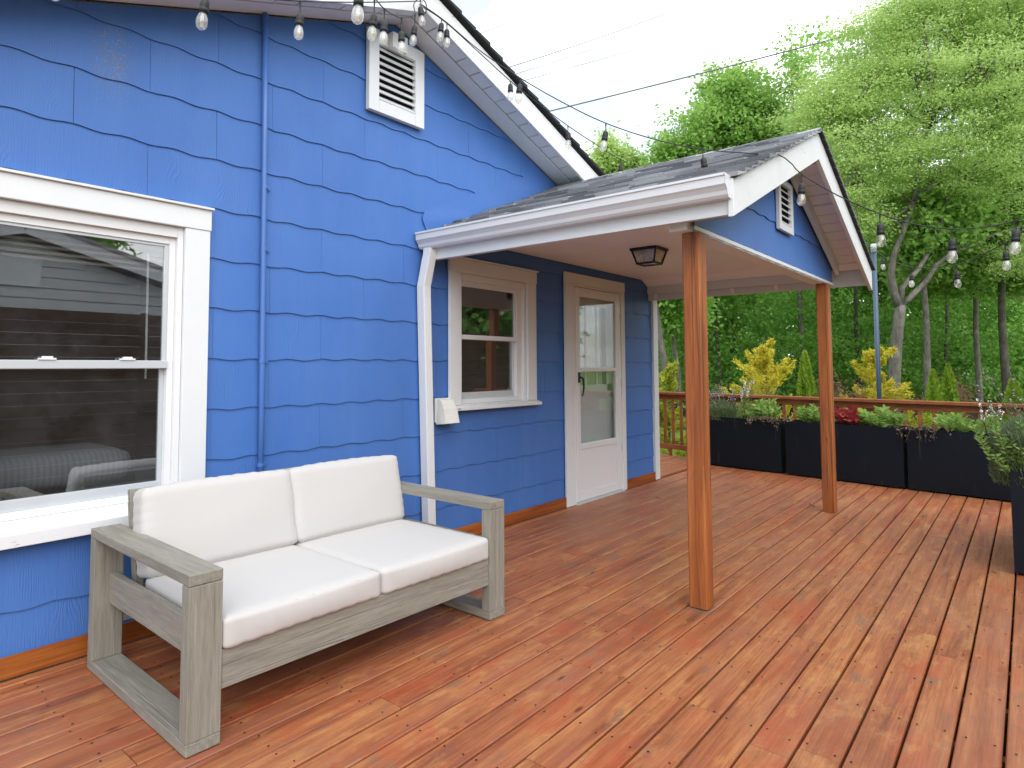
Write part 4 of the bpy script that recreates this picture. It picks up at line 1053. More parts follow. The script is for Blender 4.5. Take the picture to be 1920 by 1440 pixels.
# ---- the big forked tree
D = 18.0
A = lambda x, y, d=D: at(x, y, d)
b0 = base_at(1672, D, GZ)
st1 = [([b0, A(1675, 740), A(1679, 660), A(1684, 610), A(1688, 572)], 0.165, 0.14),
       ([A(1687, 580), A(1676, 548), A(1670, 512), A(1676, 478), A(1694, 432), A(1712, 380), A(1722, 320), A(1740, 240)], 0.115, 0.035),
       ([A(1688, 578), A(1691, 540), A(1702, 527), A(1722, 505), A(1745, 468), A(1762, 430), A(1772, 380), A(1800, 330)], 0.085, 0.03),
       ([A(1690, 575), A(1712, 552), A(1738, 526), A(1756, 497), A(1782, 475), A(1820, 462), A(1862, 440), A(1915, 425)], 0.085, 0.028),
       ([A(1712, 380), A(1760, 330), A(1830, 250), A(1880, 190)], 0.05, 0.02), ([A(1694, 432), A(1650, 380), A(1610, 330), A(1570, 260)], 0.05, 0.02)]
cr1 = [ell(1740, 200, 190, 150, D, 190), ell(1600, 290, 120, 110, D, 120), ell(1860, 150, 130, 170, D, 160), ell(1660, 110, 100, 80, D, 80), ell(1880, 330, 110, 90, D, 80), ell(1760, 320, 150, 60, D, 70), ell(1540, 200, 60, 60, D, 30), ell(1800, 20, 140, 60, D, 90), ell(1960, 120, 120, 200, D, 150), ell(1900, 40, 120, 90, D, 130), ell(1600, 400, 70, 60, D, 40), ell(1930, 480, 80, 50, D, 40), ell(1700, 20, 90, 60, D, 60), ell(1600, 180, 70, 60, D, 50)]
tree('deciduous_tree', 'large pale green tree with forked grey trunk beyond the railing', b0, st1, cr1, lf_light, m_bark, 135, 0.62, 0.085, 0.042, None, 21, 110, 0.2, 0.28)
# ---- the denser green tree behind the porch roof
D2 = 27.0
b0 = base_at(1372, D2, GZ)
cr2 = [ell(1372, 190, 72, 68, D2, 110), ell(1330, 250, 85, 60, D2, 100), ell(1420, 260, 80, 80, D2, 100), ell(1275, 300, 55, 45, D2, 50), ell(1380, 340, 110, 50, D2, 70), ell(1310, 380, 90, 60, D2, 40)]
tree('deciduous_tree', 'rounded mid-green tree rising behind the porch ridge', b0, [([b0, at(1374, 600, D2), at(1370, 400, D2), at(1376, 230, D2)], 0.24, 0.05)], cr2, lf_mid, m_bark2, 85, 0.62, 0.17, 0.11, None, 22, 30)
b0 = base_at(1150, 30, GZ)
tree('deciduous_tree', 'small light green treetop between the main roof and the porch ridge', b0, [([b0, at(1152, 500, 30), at(1148, 330, 30)], 0.2, 0.05)],
     [ell(1140, 300, 38, 42, 30, 60), ell(1185, 320, 35, 25, 30, 30), ell(1110, 330, 30, 30, 30, 30), ell(1150, 380, 70, 50, 30, 40)], lf_light, m_bark2, 75, 0.6, 0.19, 0.12, None, 23, 12)
b0 = base_at(1500, 25, GZ)
tree('deciduous_tree', 'slim grey-trunked tree with sparse leafy top left of the forked tree', b0, [([b0, at(1504, 650, 25), at(1498, 540, 25), at(1492, 300, 25), at(1484, 130, 25)], 0.13, 0.03)],
     [ell(1484, 140, 40, 55, 25, 22), ell(1500, 260, 70, 70, 25, 90), ell(1460, 330, 60, 50, 25, 50), ell(1520, 380, 80, 60, 25, 60)], lf_mid, m_bark, 60, 0.55, 0.15, 0.085, None, 24, 26)
# ---- further trunks that can be told apart in the wood
woods = [((1250, 705), (1226, 540), 14, 22, 'leaning pale trunk nearest the house corner in the wood'), ((1271, 690), (1254, 540), 9, 24, 'thin leaning pale trunk second from the house corner'),
         ((1349, 690), (1338, 500), 8, 27, 'slender dark trunk between the porch posts'), ((1739, 720), (1728, 480), 13, 22, 'straight grey trunk beside the forked tree'),
         ((1838, 760), (1830, 480), 11, 24, 'slim grey trunk behind the arborvitae, right of the forked tree'), ((1888, 740), (1878, 470), 15, 22.5, 'thick brown trunk furthest from the house'),
         ((1771, 720), (1773, 500), 7, 28, 'thin dark trunk deep in the shade behind the forked tree'), ((1612, 720), (1606, 480), 9, 28, 'dark trunk deep in the shade behind the light pole')]
for i, (p, q, wpx, d, lab) in enumerate(woods):
    d -= 3.2
    b0 = base_at(p[0] + (p[0] - q[0]) * 0.2, d, GZ); r = wpx * d / FPX / 2
    top = at(q[0] + (q[0] - p[0]) * 0.6, q[1] - 120, d)
    cy = 400 if p[0] > 1400 else 470
    crowns = [ell(q[0] + NR.uniform(-25, 25), cy + NR.uniform(-50, 30), 95, 85, d, 90, 0.8), ell(q[0] + NR.uniform(-60, 60), cy + 110, 90, 45, d + 1.5, 50, 0.8)]
    tree('forest_tree', lab, b0, [([b0, at(*p, d), at((p[0] + q[0]) / 2 + NR.uniform(-5, 5), (p[1] + q[1]) / 2, d), at(*q, d), top], r * 1.1, r * 0.5)], crowns, lf_mid if i % 2 else lf_dark, m_bark if i in (0, 1, 3, 4) else m_bark2, 70, 0.6, 0.18, 0.11, 'trees at the edge of the wood', 40 + i, 14)
# ---- the dark mass of the wood behind
rng = np.random.default_rng(77)
def wood_layer(n, px0, px1, py0, py1, d0, d1, per, crad, L):
    cc = np.array([tuple(at(rng.uniform(px0, px1), py0 + (py1 - py0) * rng.random() ** 0.9, rng.uniform(d0, d1))) for _ in range(n)])
    cc = cc[cc[:, 2] > GZ + 0.1]
    return clump_leaves(cc, per, crad, L, L * 0.62, rng, 0.3, 0.15)
V = np.concatenate([wood_layer(700, 1180, 2150, 470, 745, 25, 31, 110, 0.7, 0.165), wood_layer(700, 1150, 2200, 380, 730, 32, 42, 60, 1.0, 0.36), wood_layer(520, 1100, 2300, 430, 735, 44, 52, 60, 1.3, 0.5), wood_layer(240, 1480, 2150, 60, 420, 30, 38, 70, 0.9, 0.26)])
tag(build_leaves('woodland', V, lf_dark), 'dark green mass of the wood behind the garden', 'woodland', kind='stuff')
V = wood_layer(200, 1235, 2100, 600, 745, 22.5, 26, 70, 0.6, 0.16)
tag(build_leaves('undergrowth', V, lf_under), 'mid-green undergrowth along the edge of the wood', 'undergrowth', kind='stuff')
ff = MB(); vs = []
for px in range(1050, 2300, 50):
    for d in (18.5, 26, 60): vs.append(tuple(base_at(px, d, GZ + 0.02)))
n_ = len(vs) // 3
ff.add(vs, [(i * 3 + k, (i + 1) * 3 + k, (i + 1) * 3 + k + 1, i * 3 + k + 1) for i in range(n_ - 1) for k in range(2)])
tag(ff.build('forest_floor', M_simple('leaf litter', (0.045, 0.038, 0.022), 0.95, 0, 0.1, 0.5, 5, 0.6)), kind='structure')

# ---- garden shrubs behind the railing
def golden(px, top, wpx, D, label, mat=lf_yellow, seed=0, n=9000, group='golden conifers behind the railing', name='golden_conifer', cat='shrub'):
    rng = np.random.default_rng(seed); b0 = base_at(px, D, GZ); H = at(px, top, D).z - GZ; Rm = wpx * D / FPX / 2
    root = empty(name, b0, label, cat, group); b = np.array(b0)
    st = MB(); st.tube([b0, b0 + Vector((0.02, 0, H * 0.5)), b0 + Vector((0.0, 0.03, H * 0.9))], [0.03, 0.02, 0.006], 6)
    nb_ = 46; cs, axs = [], []
    for k in range(nb_):
        h = H * (0.06 + 0.86 * rng.random() ** 0.8); t = h / H; az = rng.uniform(0, 2 * math.pi)
        R = Rm * (1.15 - t) ** 0.85 * rng.uniform(0.35, 1.12); up = R * rng.uniform(0.3, 0.95)
        s = b + [0, 0, h * 0.9]; e = s + [R * math.cos(az), R * math.sin(az), up]
        m = n // nb_; u = rng.random(m) ** 0.6
        c = s + (e - s) * u[:, None]; c[:, 2] += -0.10 * R * np.sin(u * math.pi) + rng.normal(size=m) * 0.025
        spread = 0.022 + 0.085 * R * (1 - np.abs(2 * u - 1.1)); c[:, :2] += rng.normal(size=(m, 2)) * spread[:, None] * 0.7; c[:, 2] += rng.normal(size=m) * spread * 0.5
        a = (e - s)[None] / max(1e-6, np.linalg.norm(e - s)) + rng.normal(size=(m, 3)) * 0.6; a[:, 2] += 0.1
        cs.append(c); axs.append(a)
        if k % 2 == 0: st.tube([Vector(s), Vector(s + (e - s) * 0.5), Vector(e)], [0.008, 0.005, 0.002], 4)
    st.build('stem', m_twig, root)
    c = np.concatenate(cs); a = np.concatenate(axs)
    build_leaves('foliage', leaves(c, a, rng.uniform(0.05, 0.11, len(c)), rng.uniform(0.012, 0.026, len(c)), rng), mat, root); return root
golden(1437, 598, 190, 11.0, 'tall spiky golden conifer between the two porch posts', seed=1, n=11000)
golden(1648, 616, 160, 11.2, 'golden conifer around the foot of the light pole', seed=2, n=10000)
golden(1252, 650, 110, 11.5, 'yellow-green conifer close to the house corner', lf_lime, seed=3, n=9500)
for i, (px, top, wpx, lab) in enumerate([(1300, 765, 130, 'low lime shrub beneath the railing by the house corner'), (1368, 760, 100, 'low lime shrub behind the white flowers'), (1592, 757, 125, 'low lime shrub behind the red coleus'), (1722, 762, 105, 'low lime shrub in front of the double-topped arborvitae')]):
    golden(px, top, wpx, 10.6, lab, lf_lime if i != 2 else lf_yellow, 30 + i, 4200, 'low lime shrubs behind the railing', 'low_shrub')
def arbor(px, top, wpx, D, label, seed, tops=((0, 1.0),)):
    rng = np.random.default_rng(seed); b0 = base_at(px, D, GZ); H = at(px, top, D).z - GZ; Rm = wpx * D / FPX / 2; b = np.array(b0)
    root = empty('arborvitae', b0, label, 'shrub', 'green arborvitae cones behind the railing')
    MB().tube([b0, b0 + Vector((0, 0, H * 0.8))], [0.03, 0.01], 6).build('stem', m_twig, root)
    Vs = []
    side = Vector((RT.x, RT.y, 0)).normalized()
    for (off, hs) in tops:
        n = 7500 // len(tops); h = rng.random(n) ** 0.75 * H * hs; t = h / (H * hs); az = rng.uniform(0, 2 * math.pi, n)
        R = Rm * (1 - t) ** 0.62 * (0.78 + 0.22 * np.sin(az * 5 + h * 6)) * rng.uniform(0.72, 1.06, n) * (0.8 if len(tops) > 1 else 1)
        o = np.array(side) * off * Rm
        c = b + np.stack([R * np.cos(az), R * np.sin(az), h], 1) + o * np.minimum(1, t * 2)[:, None]
        a = np.stack([np.cos(az) * 0.55, np.sin(az) * 0.55, np.ones(n)], 1) + rng.normal(size=(n, 3)) * 0.35
        Vs.append(leaves(c, a, rng.uniform(0.05, 0.10, n), rng.uniform(0.018, 0.034, n), rng))
    build_leaves('foliage', np.concatenate(Vs), lf_arb, root); return root
arbor(1510, 660, 66, 11.3, 'slim green arborvitae cone between golden conifer and far porch post', 51)
arbor(1762, 684, 78, 11.0, 'double-topped green arborvitae cone', 52, ((-0.35, 0.95), (0.38, 1.0)))
arbor(1898, 712, 80, 10.5, 'green arborvitae cone behind the lavender spikes', 53)
def wispy(px, top, wpx, D, label, mat, seed, n=260, group=None, name='nandina'):
    rng = np.random.default_rng(seed); b0 = base_at(px, D, GZ); H = at(px, top, D).z - GZ; Rm = wpx * D / FPX / 2
    root = empty(name, b0, label, 'shrub', group); st = MB(); cs = []
    for k in range(12):
        az = rng.uniform(0, 6.28); e = b0 + Vector((Rm * rng.uniform(.3, 1) * math.cos(az), Rm * rng.uniform(.3, 1) * math.sin(az), H * rng.uniform(0.72, 1)))
        st.tube([b0, b0.lerp(e, 0.5) + Vector((0, 0, 0.1)), e], [0.007, 0.005, 0.002], 4)
        c = np.array(b0.lerp(e, 0.5)) + (np.array(e) - np.array(b0.lerp(e, 0.5))) * rng.random((n // 12 * 2, 1)) ** .7; cs.append(c + rng.normal(size=c.shape) * 0.07)
    st.build('stem', m_twig, root); c = np.concatenate(cs)
    build_leaves('foliage', leaves(c, rng.normal(size=c.shape), rng.uniform(.03, .06, len(c)), rng.uniform(.014, .026, len(c)), rng), mat, root)
wispy(1553, 690, 50, 11.2, 'wispy pinkish nandina right of the slim arborvitae', lf_pink, 61, 420, 'pinkish nandinas behind the railing')
wispy(1596, 700, 60, 11.3, 'wispy pinkish nandina left of the light pole conifer', lf_pink, 62, 420, 'pinkish nandinas behind the railing')
wispy(1795, 690, 55, 11.3, 'wispy pinkish nandina right of the double-topped arborvitae', lf_pink, 63, 480, 'pinkish nandinas behind the railing')
wispy(1728, 735, 60, 11.0, 'low pinkish nandina left of the double-topped arborvitae', lf_pink, 64, 380, 'pinkish nandinas behind the railing')
# ornamental grass
rng = np.random.default_rng(70); b0 = base_at(1382, 10.4, GZ); root = empty('ornamental_grass', b0, 'pale arching ornamental grass with nodding plumes behind the railing', 'grass')
bl_ = MB()
for k in range(150):
    az = rng.uniform(0, 6.28); L = rng.uniform(0.8, 1.55); r = L * rng.uniform(0.1, 0.42)
    e = b0 + Vector((r * math.cos(az), r * math.sin(az), L)); m = b0.lerp(e, 0.55) + Vector((-0.12 * math.cos(az), -0.12 * math.sin(az), 0.12)); t = e + Vector((0.10 * math.cos(az), 0.10 * math.sin(az), -0.10 * rng.random()))
    bl_.tube([b0, m, e, t], [0.004, 0.0045, 0.005, 0.002], 3)
bl_.build('blades', lf_straw, root)

# ---- plants in the planters
def ppt(px, off=0.18, z=0.60):
    v = ray(px, 686); t = (8.57 + off + 0.15 * CAM.y - CAM.x) / (v.x - 0.15 * v.y); p = CAM + v * t; p.z = z; return p
def herb(px, top, wpx, label, mat, seed, stems=17, L=0.092, W=0.036, group='bright green bedding plants in the planters', name='bedding_plant', off=0.15, per=16, base=None, Ddef=7.4, flat=0.5):
    rng = np.random.default_rng(seed); b0 = base or ppt(px, off); Dp = (b0 - CAM).dot(FW); H = max(0.1, at(px, top, Dp).z - b0.z); Rm = wpx * Dp / FPX / 2
    root = empty(name, b0, label, 'plant', group); st = MB(); cs, ax = [], []
    for k in range(stems):
        az = rng.uniform(0, 6.28); rad = Rm * math.sqrt(rng.random()); hh = H * rng.uniform(0.45, 1.0) * (1 - 0.35 * rad / Rm)
        e = b0 + Vector((rad * math.cos(az), rad * math.sin(az), hh)); m = b0.lerp(e, 0.5) + Vector((0.25 * rad * math.cos(az), 0.25 * rad * math.sin(az), 0))
        st.tube([b0 + Vector((rad * .25 * math.cos(az), rad * .25 * math.sin(az), -0.03)), m, e], [0.004, 0.003, 0.002], 4)
        for q in range(per):
            u = 0.25 + 0.75 * q / per; p = m.lerp(e, (u - 0.4) / 0.6) if u > 0.4 else b0.lerp(m, u / 0.4); fa = q * 2.4 + k
            a = Vector((math.cos(fa), math.sin(fa), rng.uniform(0.0, 0.8))); cs.append(tuple(p + a.normalized() * L * 0.45)); ax.append(tuple(a))
    st.build('stem', m_stem, root); c = np.array(cs); a = np.array(ax)
    build_leaves('foliage', leaves(c, a, rng.uniform(.7, 1.2, len(c)) * L, rng.uniform(.7, 1.2, len(c)) * W, rng, flat), mat, root); return root
herb(1432, 738, 58, 'bright green bedding plant above the first trailing vine', lf_bright, 81)
herb(1518, 752, 52, 'bright green bedding plant beside the far porch post', lf_bright, 82)
herb(1655, 752, 62, 'bright green bedding plant right of the red coleus', lf_bright, 83)
herb(1790, 768, 62, 'bright green bedding plant in the outer planter', lf_bright, 84)
herb(1620, 755, 26, 'small dark green plant beside the red coleus', lf_mid, 85, 8, group=None)
herb(1590, 757, 50, 'red coleus with broad crimson leaves in the middle planter', lf_red, 86, 16, 0.095, 0.062, None, 'coleus', 0.15, 9)
def spikes(px, top, wpx, label, seed, nst, bud, budcol, leafmat, name, base=None, off=0.16, lean=(0, 0), nleaf=700, blen=0.10, group=None, leafL=0.035):
    rng = np.random.default_rng(seed); b0 = base or ppt(px, off); Dp = (b0 - CAM).dot(FW); H = at(px, top, Dp).z - b0.z; Rm = wpx * Dp / FPX / 2
    root = empty(name, b0, label, 'plant', group); st = MB(); bd = []; lc = []; la = []
    for k in range(nst):
        az = rng.uniform(0, 6.28); rad = Rm * math.sqrt(rng.random()); hh = H * rng.uniform(0.6, 1)
        e = b0 + Vector((rad * math.cos(az) + lean[0] * hh, rad * math.sin(az) + lean[1] * hh, hh)); s = b0 + Vector((rad * .3 * math.cos(az), rad * .3 * math.sin(az), -0.03)); m = s.lerp(e, 0.5) + Vector((0, 0, 0.06 * hh))
        st.tube([s, m, e], [0.003, 0.0025, 0.0018], 4)
        d = (e - m).normalized()
        for q in range(bud): bd.append(tuple(e - d * blen * q / bud + Vector(rng.normal(size=3)) * 0.006))
    for k in range(nleaf):
        az = rng.uniform(0, 6.28); rad = Rm * math.sqrt(rng.random()) * 0.95; h = H * 0.62 * rng.random() * (1 - 0.4 * rad / Rm)
        lc.append((b0.x + rad * math.cos(az), b0.y + rad * math.sin(az), b0.z + h)); la.append((math.cos(az) * .5, math.sin(az) * .5, 1 + rng.normal() * .3))
    st.build('stem', m_stem, root); rg = rng
    c = np.array(bd); build_leaves('flower', leaves(c, rg.normal(size=c.shape), 0.020, 0.014, rg), budcol, root)
    c = np.array(lc); build_leaves('foliage', leaves(c, np.array(la) + rg.normal(size=c.shape) * .3, rg.uniform(.6, 1.4, len(c)) * leafL, leafL * 0.16, rg), leafmat, root)
spikes(1352, 722, 60, 'lavender with grey-green needles at the house end of the planter row', 91, 26, 9, lf_purple, lf_sage, 'lavender', nleaf=2600, leafL=0.05)
spikes(1398, 708, 40, 'white-flowered salvia beside the lavender', 92, 12, 14, lf_white, lf_bright, 'salvia', nleaf=700)
spikes(1853, 742, 46, 'white-flowered salvia in the outer planter', 93, 12, 14, lf_white, lf_bright, 'salvia', nleaf=800)
def vine(px, label, seed, n=15, drop=0.2):
    rng = np.random.default_rng(seed); b0 = ppt(px, 0.06, H_P - 0.02); root = empty('trailing_vine', b0, label, 'plant', 'trailing vines over planter rims'); st = MB(); cs = []
    for k in range(n):
        s = b0 + Vector((0.04, rng.uniform(-.2, .2), 0)); f = Vector((pl_x(s.y) - 0.025 - 0.03 * rng.random(), s.y + rng.uniform(-.10, .10), H_P + 0.02)); dl = drop * rng.random() ** 1.5 + 0.02
        e = f + Vector((-0.02, rng.uniform(-.09, .09), -dl)); st.tube([s, s.lerp(f, .6) + Vector((0, 0, 0.04)), f, e], [0.003, 0.003, 0.0025, 0.0015], 4)
        for q in range(9): u = rng.random(); cs.append(tuple((s.lerp(f, u * 2) if u < .5 else f.lerp(e, u * 2 - 1)) + Vector((-.01, 0, .012)) + Vector(rng.normal(size=3)) * 0.014))
    st.build('stem', m_twig, root); c = np.array(cs); build_leaves('foliage', leaves(c, rng.normal(size=c.shape), rng.uniform(.025, .05, len(c)), rng.uniform(.012, .02, len(c)), rng), lf_brown, root)
vine(1440, 'brownish trailing vine spilling over the planter nearest the house', 101, 18, 0.14)
vine(1726, 'trailing vine spilling over the rim where the last two planters meet', 102, 14, 0.16)
# the overflowing side planter
sb = Vector((5.62, -3.34, 0.60))
herb(1900, 735, 170, 'lime green bushy herb spilling over the side planter', lf_bright, 111, 46, 0.040, 0.016, None, 'bushy_herb', base=Vector((5.50, -3.27, 0.56)), per=22)
spikes(1930, 660, 190, 'grey-green rosemary bush in the side planter', 112, 10, 4, lf_sage, lf_sage, 'rosemary', base=Vector((5.60, -3.38, 0.55)), nleaf=16000, leafL=0.045)
spikes(1935, 690, 150, 'lavender with long pale leaning spikes in the side planter', 113, 26, 7, lf_sage2, lf_sage, 'lavender', base=Vector((5.95, -3.40, 0.60)), lean=(-0.15, 0.35), nleaf=1500, blen=0.12, leafL=0.05)
# short grass beyond the deck edge
rng = np.random.default_rng(120); n = 26000
c = np.stack([rng.uniform(9.3, 17, n), rng.uniform(-4, 3.5, n), np.full(n, GZ + 0.03)], 1); c = c[c[:, 0] > 9.2 + 0.16 * c[:, 1]]
a = np.stack([rng.normal(size=len(c)) * .3, rng.normal(size=len(c)) * .3, np.ones(len(c))], 1)
tag(build_leaves('grass', leaves(c, a, rng.uniform(.05, .11, len(c)), 0.008, rng), lf_bright), 'short lawn grass beyond the deck edge', 'grass', kind='stuff')

# ------------------------------------------------------------------ light pole and string lights
def pole(p, ztop, r, label):
    root = empty('light_pole', (p.x, p.y, GZ), label, 'pole', None)
    MB().tube([(p.x, p.y, GZ), (p.x, p.y, ztop)], r, 12).build('shaft', m_pole, root, True)
    MB().lathe([(r * 1.25, -0.10), (r * 1.25, 0.0), (r * 1.1, 0.012), (0.004, 0.016)], (p.x, p.y, ztop), 12).build('cap', m_alu, root, True)
    MB().tube([(p.x - .03, p.y, ztop - .05), (p.x - .06, p.y, ztop - .05), (p.x - .06, p.y, ztop - .02)], 0.005, 6).build('hook', m_alu, root)
DPO = 8.25
pt = at(1638, 462, DPO); pole(pt, pt.z + 0.02, 0.027, 'slim blue-grey pole behind the railing carrying string lights')
pe = at(2120, 330, 3.2); pole(pe, pe.z + 0.05, 0.027, 'slim blue-grey pole at the open side of the deck holding string lights')

def smooth_path(pts, n=8):
    P = [Vector(p) for p in pts]; out_ = []
    for i in range(len(P) - 1):
        p0, p1, p2, p3 = P[max(i - 1, 0)], P[i], P[i + 1], P[min(i + 2, len(P) - 1)]
        for k in range(n):
            t = k / n
            out_.append(0.5 * ((2 * p1) + (-p0 + p2) * t + (2 * p0 - 5 * p1 + 4 * p2 - p3) * t * t + (-p0 + 3 * p1 - 3 * p2 + p3) * t ** 3))
    return out_ + [P[-1]]
# one bulb: socket, glass, filament (meshes shared by every bulb)
bs = MB().lathe([(0.006, 0.0), (0.0135, -0.006), (0.0175, -0.014), (0.0185, -0.040), (0.0175, -0.043), (0.0195, -0.046), (0.0195, -0.062)], n=14).mesh('socket')
bg = MB().lathe([(0.013, -0.062), (0.016, -0.070), (0.0215, -0.086), (0.0235, -0.100), (0.022, -0.114), (0.016, -0.125), (0.006, -0.131)], n=16).mesh('bulb_glass')
bf = MB().tube([(0.0, 0, -0.066), (0.004, 0, -0.08), (0.006, 0, -0.112), (0.0, 0, -0.117), (-0.006, 0, -0.112), (-0.004, 0, -0.08), (0, 0, -0.066)], 0.0009, 5).mesh('filament')
for me, mt in ((bs, m_rubber), (bg, m_bulb), (bf, m_fil)):
    me.materials.append(mt)
    for p_ in me.polygons: p_.use_smooth = True
def string(label, pts, bulbs, rad=0.0034, parts_glass=None):
    path = smooth_path([at(*p) for p in pts])
    root = empty('string_light', path[len(path) // 2], label, 'string light', 'cafe string lights')
    MB().tube(path, rad, 6).build('cable', m_rubber, root, True)
    for i, b_ in enumerate(bulbs):
        px, py, d, drop, tilt = b_[:5]
        tgt = at(px, py, d); q = min(path, key=lambda p: (p - tgt).length)
        M = Matrix.Translation(q + Vector((0, 0, -drop))) @ Matrix.Rotation(tilt, 4, 'X') @ Matrix.Rotation(tilt * 0.7, 4, 'Y')
        so_ = link('socket', bs, None, root); so_.matrix_parent_inverse = wm(root).inverted(); so_.matrix_basis = M
        MB().tube([q, q + Vector((0.002, 0.002, -drop * 0.5)), q + Vector((0, 0, -drop))], [0.0055, 0.0032, 0.0032], 6).build('drop_cord', m_rubber, root)
        if len(b_) > 5: continue                    # an empty socket
        for nm, me in (('bulb_glass', bg), ('filament', bf)):
            o = link(nm, me, None, so_); o.matrix_parent_inverse = M.inverted() if False else Matrix.Identity(4); o.matrix_basis = Matrix.Identity(4)
    return root
string('string of bulbs from the gable peak, over the porch rake, to the open deck side',
       [(790, 8, 4.30), (835, 40, 4.28), (900, 95, 4.24), (975, 146, 4.18), (1055, 192, 4.1), (1136, 231, 4.04), (1230, 262, 3.98), (1318, 280, 3.93), (1400, 287, 3.89), (1458, 291, 3.86), (1482, 305, 3.80), (1503, 326, 3.74), (1570, 366, 3.68), (1650, 401, 3.60), (1718, 421, 3.52), (1785, 429, 3.45), (1850, 425, 3.4), (1905, 413, 3.35), (2000, 378, 3.27), (2120, 330, 3.2)],
       [(829, 36, 4.28, 0.03, 0.1), (975, 146, 4.18, 0.04, 0.1), (1136, 231, 4.04, 0.05, 0.15), (1318, 280, 3.93, 0.05, -0.1, 0), (1503, 326, 3.74, 0.055, 0.05), (1650, 401, 3.60, 0.055, 0), (1785, 429, 3.45, 0.055, 0.05), (1905, 413, 3.35, 0.05, 0.1)])
string('string of bulbs from the gable peak to the slim pole behind the porch',
       [(792, 12, 4.34), (838, 44, 4.45), (900, 100, 4.6), (957, 152, 4.75), (1010, 195, 4.9), (1065, 236, 5.05), (1110, 266, 5.25), (1163, 299, 5.5), (1205, 318, 5.75), (1300, 365, 6.3), (1450, 430, 7.1), (1560, 458, 7.8), (1638, 464, 8.25)],
       [(838, 44, 4.45, 0.04, 0), (957, 152, 4.75, 0.02, 0), (1065, 236, 5.05, 0.05, 0), (1163, 299, 5.5, 0.04, 0)])
string('string of bulbs sagging from the slim pole toward the open deck side',
       [(1640, 464, 8.2), (1655, 480, 7.4), (1680, 492, 6.8), (1708, 500, 6.2), (1740, 502, 5.7), (1794, 497, 5.1), (1830, 484, 4.8), (1885, 455, 4.4), (1960, 410, 3.9), (2118, 332, 3.22)],
       [(1655, 480, 7.4, 0.03, 0), (1708, 500, 6.2, 0.07, 0), (1794, 497, 5.1, 0.05, 0), (1885, 455, 4.4, 0.06, 0)])
string('string of bulbs in front of the left gable rake above the big window',
       [(-120, -110, 2.2), (0, -92, 2.28), (104, -77, 2.35), (240, -42, 2.5), (386, -17, 2.6), (480, -5, 2.85), (563, 2, 3.1), (640, 4, 3.5), (710, 4, 3.9), (790, 2, 4.28)],
       [(104, -77, 2.35, 0.025, 0), (386, -17, 2.6, 0.03, 0.12), (563, 2, 3.1, 0.06, 0.05)])
string('tangle of bulbs looping below the gable peak over the vent',
       [(640, -160, 2.0), (660, -95, 2.25), (674, -34, 2.4), (690, -18, 2.8), (702, -4, 3.1), (721, 17, 3.35), (738, 28, 3.55), (753, 33, 3.7), (768, 31, 3.9), (778, 25, 4.05), (776, 8, 4.15), (788, -4, 4.2), (799, 8, 4.25), (797, 25, 4.28), (790, 10, 4.3)],
       [(674, -34, 2.4, 0.03, 0.05), (702, -4, 3.1, 0.08, 0.1), (721, 17, 3.35, 0.06, 0.05), (753, 33, 3.7, 0.08, 0), (776, 25, 4.05, 0.08, 0.1), (788, -4, 4.2, 0.06, -0.1)])
hk = MB(); pk = at(790, 8, 4.3); hk.tube([pk + Vector((0, 0.05, 0.02)), pk, pk + Vector((0, -0.02, 0.03))], 0.004, 6); hk.build('cable_hook', m_alu, house)

# ------------------------------------------------------------------ overhead wires
for i, (p, q, r) in enumerate([((800, 98, 30), (1120, -30, 36), 0.018), ((900, 143, 30), (1380, -25, 40), 0.024), ((905, 158, 30), (1420, -20, 40), 0.018), ((950, 160, 30), (1560, -25, 42), 0.016)]):
    pts = [at(p[0] + (q[0] - p[0]) * t, p[1] + (q[1] - p[1]) * t + 6 * math.sin(math.pi * t), p[2] + (q[2] - p[2]) * t) for t in np.linspace(0, 1, 9)]
    tag(MB().tube(pts, r, 5).build('power_line', m_wire), ['topmost thin overhead wire, nearest the gable peak', 'darker thin overhead wire, upper of a close pair', 'thin overhead wire, lower of a close pair', 'faintest overhead wire, next above the thick one'][i], 'power line', 'thin overhead wires')
pts = [at(930 + 1000 * t, 233 - 260 * t + 5 * math.sin(math.pi * t), 24 - 4 * t) for t in np.linspace(0, 1, 11)]
tag(MB().tube(pts, 0.026, 6).build('power_line', m_wire), 'thickest overhead wire crossing in front of the treetops', 'power line')

# ------------------------------------------------------------------ across the yard: fence and neighbouring house, seen only in the window glass
fence = empty('wooden_fence', (3.0, -6.5, GZ), 'brown horizontal board fence mirrored in the big window', 'fence')
m_fence = M_wood('fence wood', [(0.04, 0.02, 0.010), (0.065, 0.032, 0.016), (0.085, 0.043, 0.022), (0.11, 0.06, 0.032)], 0, 1, 0.7, True, None, 0.3)
for k in range(16): MB().box(-3.0, -6.51, GZ + 0.04 + k * 0.16, 15.2, -6.49, GZ + 0.04 + k * 0.16 + 0.154).build('board', m_fence, fence)
for x in (-2.9, -0.6, 1.7, 4.0, 6.3, 8.6, 10.9, 13.2, 15.1): MB().box(x, -6.60, GZ, x + 0.09, -6.512, GZ + 2.62).build('fence_post', m_fence, fence)
nb_ = empty('neighbouring_house', (2.85, -8.3, GZ), 'pale grey lap-sided neighbouring gable house mirrored in the big window', 'house')
m_lap = M_paint('pale grey lap siding', (0.62, 0.64, 0.64), 0.5)
MB().prism([(-2.4, GZ), (8.1, GZ), (8.1, 1.9), (2.85, 3.30), (-2.4, 1.9)], 'y', -13.5, -8.33).build('wall', m_lap, nb_)
for k in range(22):
    z = GZ + 0.17 * k; hw = 5.25 if z < 1.75 else max(0.1, (3.30 - z - 0.17) / (1.4 / 5.25))
    MB().box(2.85 - hw, -8.328, z + 0.014, 2.85 + hw, -8.29 , z + 0.162).build('siding_board', m_lap, nb_)
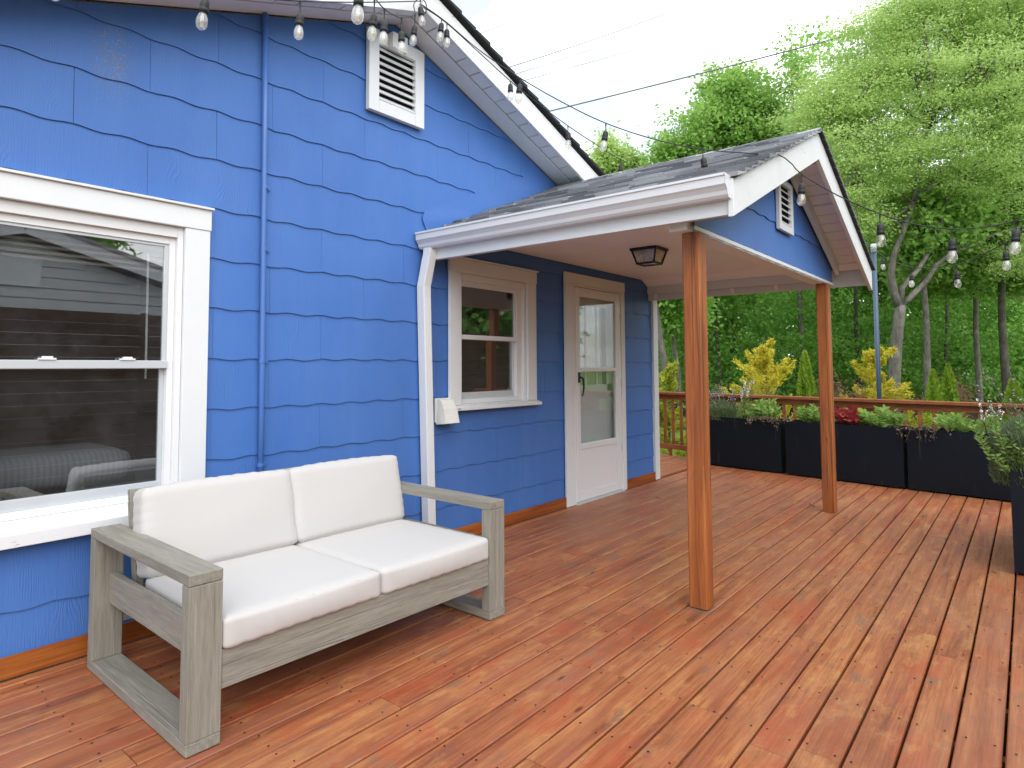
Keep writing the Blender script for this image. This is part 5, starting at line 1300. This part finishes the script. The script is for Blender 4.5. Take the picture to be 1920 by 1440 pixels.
for s_ in (-1, 1):
    MB().beam(Vector((2.85 + s_ * .02, -8.0, 3.42)), Vector((2.85 + s_ * 5.8, -8.0, 1.88)), 0.04, 0.2).build('rake_board', m_white, nb_)
    MB().beam(Vector((2.85, -10.9, 3.56)), Vector((2.85 + s_ * 5.9, -10.9, 1.99)), 5.9, 0.06).build('roof', m_roof, nb_)
MB().box(2.55, -8.29, 2.55, 3.15, -8.25, 3.0).build('gable_vent', m_white, nb_)

for i, (x, y, h, lab) in enumerate([(9.5, -10.5, 6.5, 'dark leafy tree beyond the fence near the neighbouring house'), (13.5, -9.0, 6.0, 'dark leafy tree beyond the far end of the fence'), (18.0, -11.0, 7.5, 'tall dark tree furthest along the fence line'), (5.5, -17.0, 9.0, 'tall dark tree rising behind the neighbouring house')]):
    b0 = Vector((x, y, GZ)); rng = np.random.default_rng(200 + i)
    tree('deciduous_tree', lab, b0, [([b0, b0 + Vector((.1, 0, h * .4)), b0 + Vector((0, .1, h * .75))], 0.2, 0.06)], [((x, y, h * .62), (2.6, 2.6, h * .36), 150), ((x, y, h * .3), (2.6, 2.4, h * .25), 90)], lf_dark, m_bark2, 60, 0.7, 0.26, 0.17, 'trees across the yard', 200 + i, 10)

# ------------------------------------------------------------------ small litter on the deck
def leaf_litter(px, py, col, ang, L, label):
    p = on_z(px, py, 0.004); d = Vector((math.cos(ang), math.sin(ang), 0)); s_ = Vector((-d.y, d.x, 0))
    vs = [p - d * L / 2, p + s_ * L * .22 + Vector((0, 0, .006)), p + d * L / 2 + Vector((0, 0, .004)), p - s_ * L * .22 + Vector((0, 0, .005))]
    o = MB().add(vs + [v + Vector((0, 0, .0012)) for v in vs], [(3, 2, 1, 0), (4, 5, 6, 7), (0, 1, 5, 4), (1, 2, 6, 5), (2, 3, 7, 6), (3, 0, 4, 7)]).build('fallen_leaf', col, None); tag(o, label, 'leaf')
leaf_litter(1864, 1072, m_base, 0.6, 0.045, 'small orange fallen leaf on the deck near the side planter')
for (px, py, ang, L, lab) in ((1524, 946, 0.4, 0.20, 'thin dark twig on the deck beside the far porch post'), (1235, 933, 0.9, 0.12, 'thin twig on the deck near the house corner'), (1437, 902, 0.2, 0.1, 'short twig on the deck in front of the first planter')):
    p = on_z(px, py, 0.006); d = Vector((math.cos(ang), math.sin(ang), 0)); s_ = Vector((-d.y, d.x, 0))
    tag(MB().tube([p - d * L / 2, p + s_ * L * .1, p + d * L / 2 + s_ * L * .03], [0.003, 0.0025, 0.0015], 5).build('twig', m_bark2), lab, 'twig')
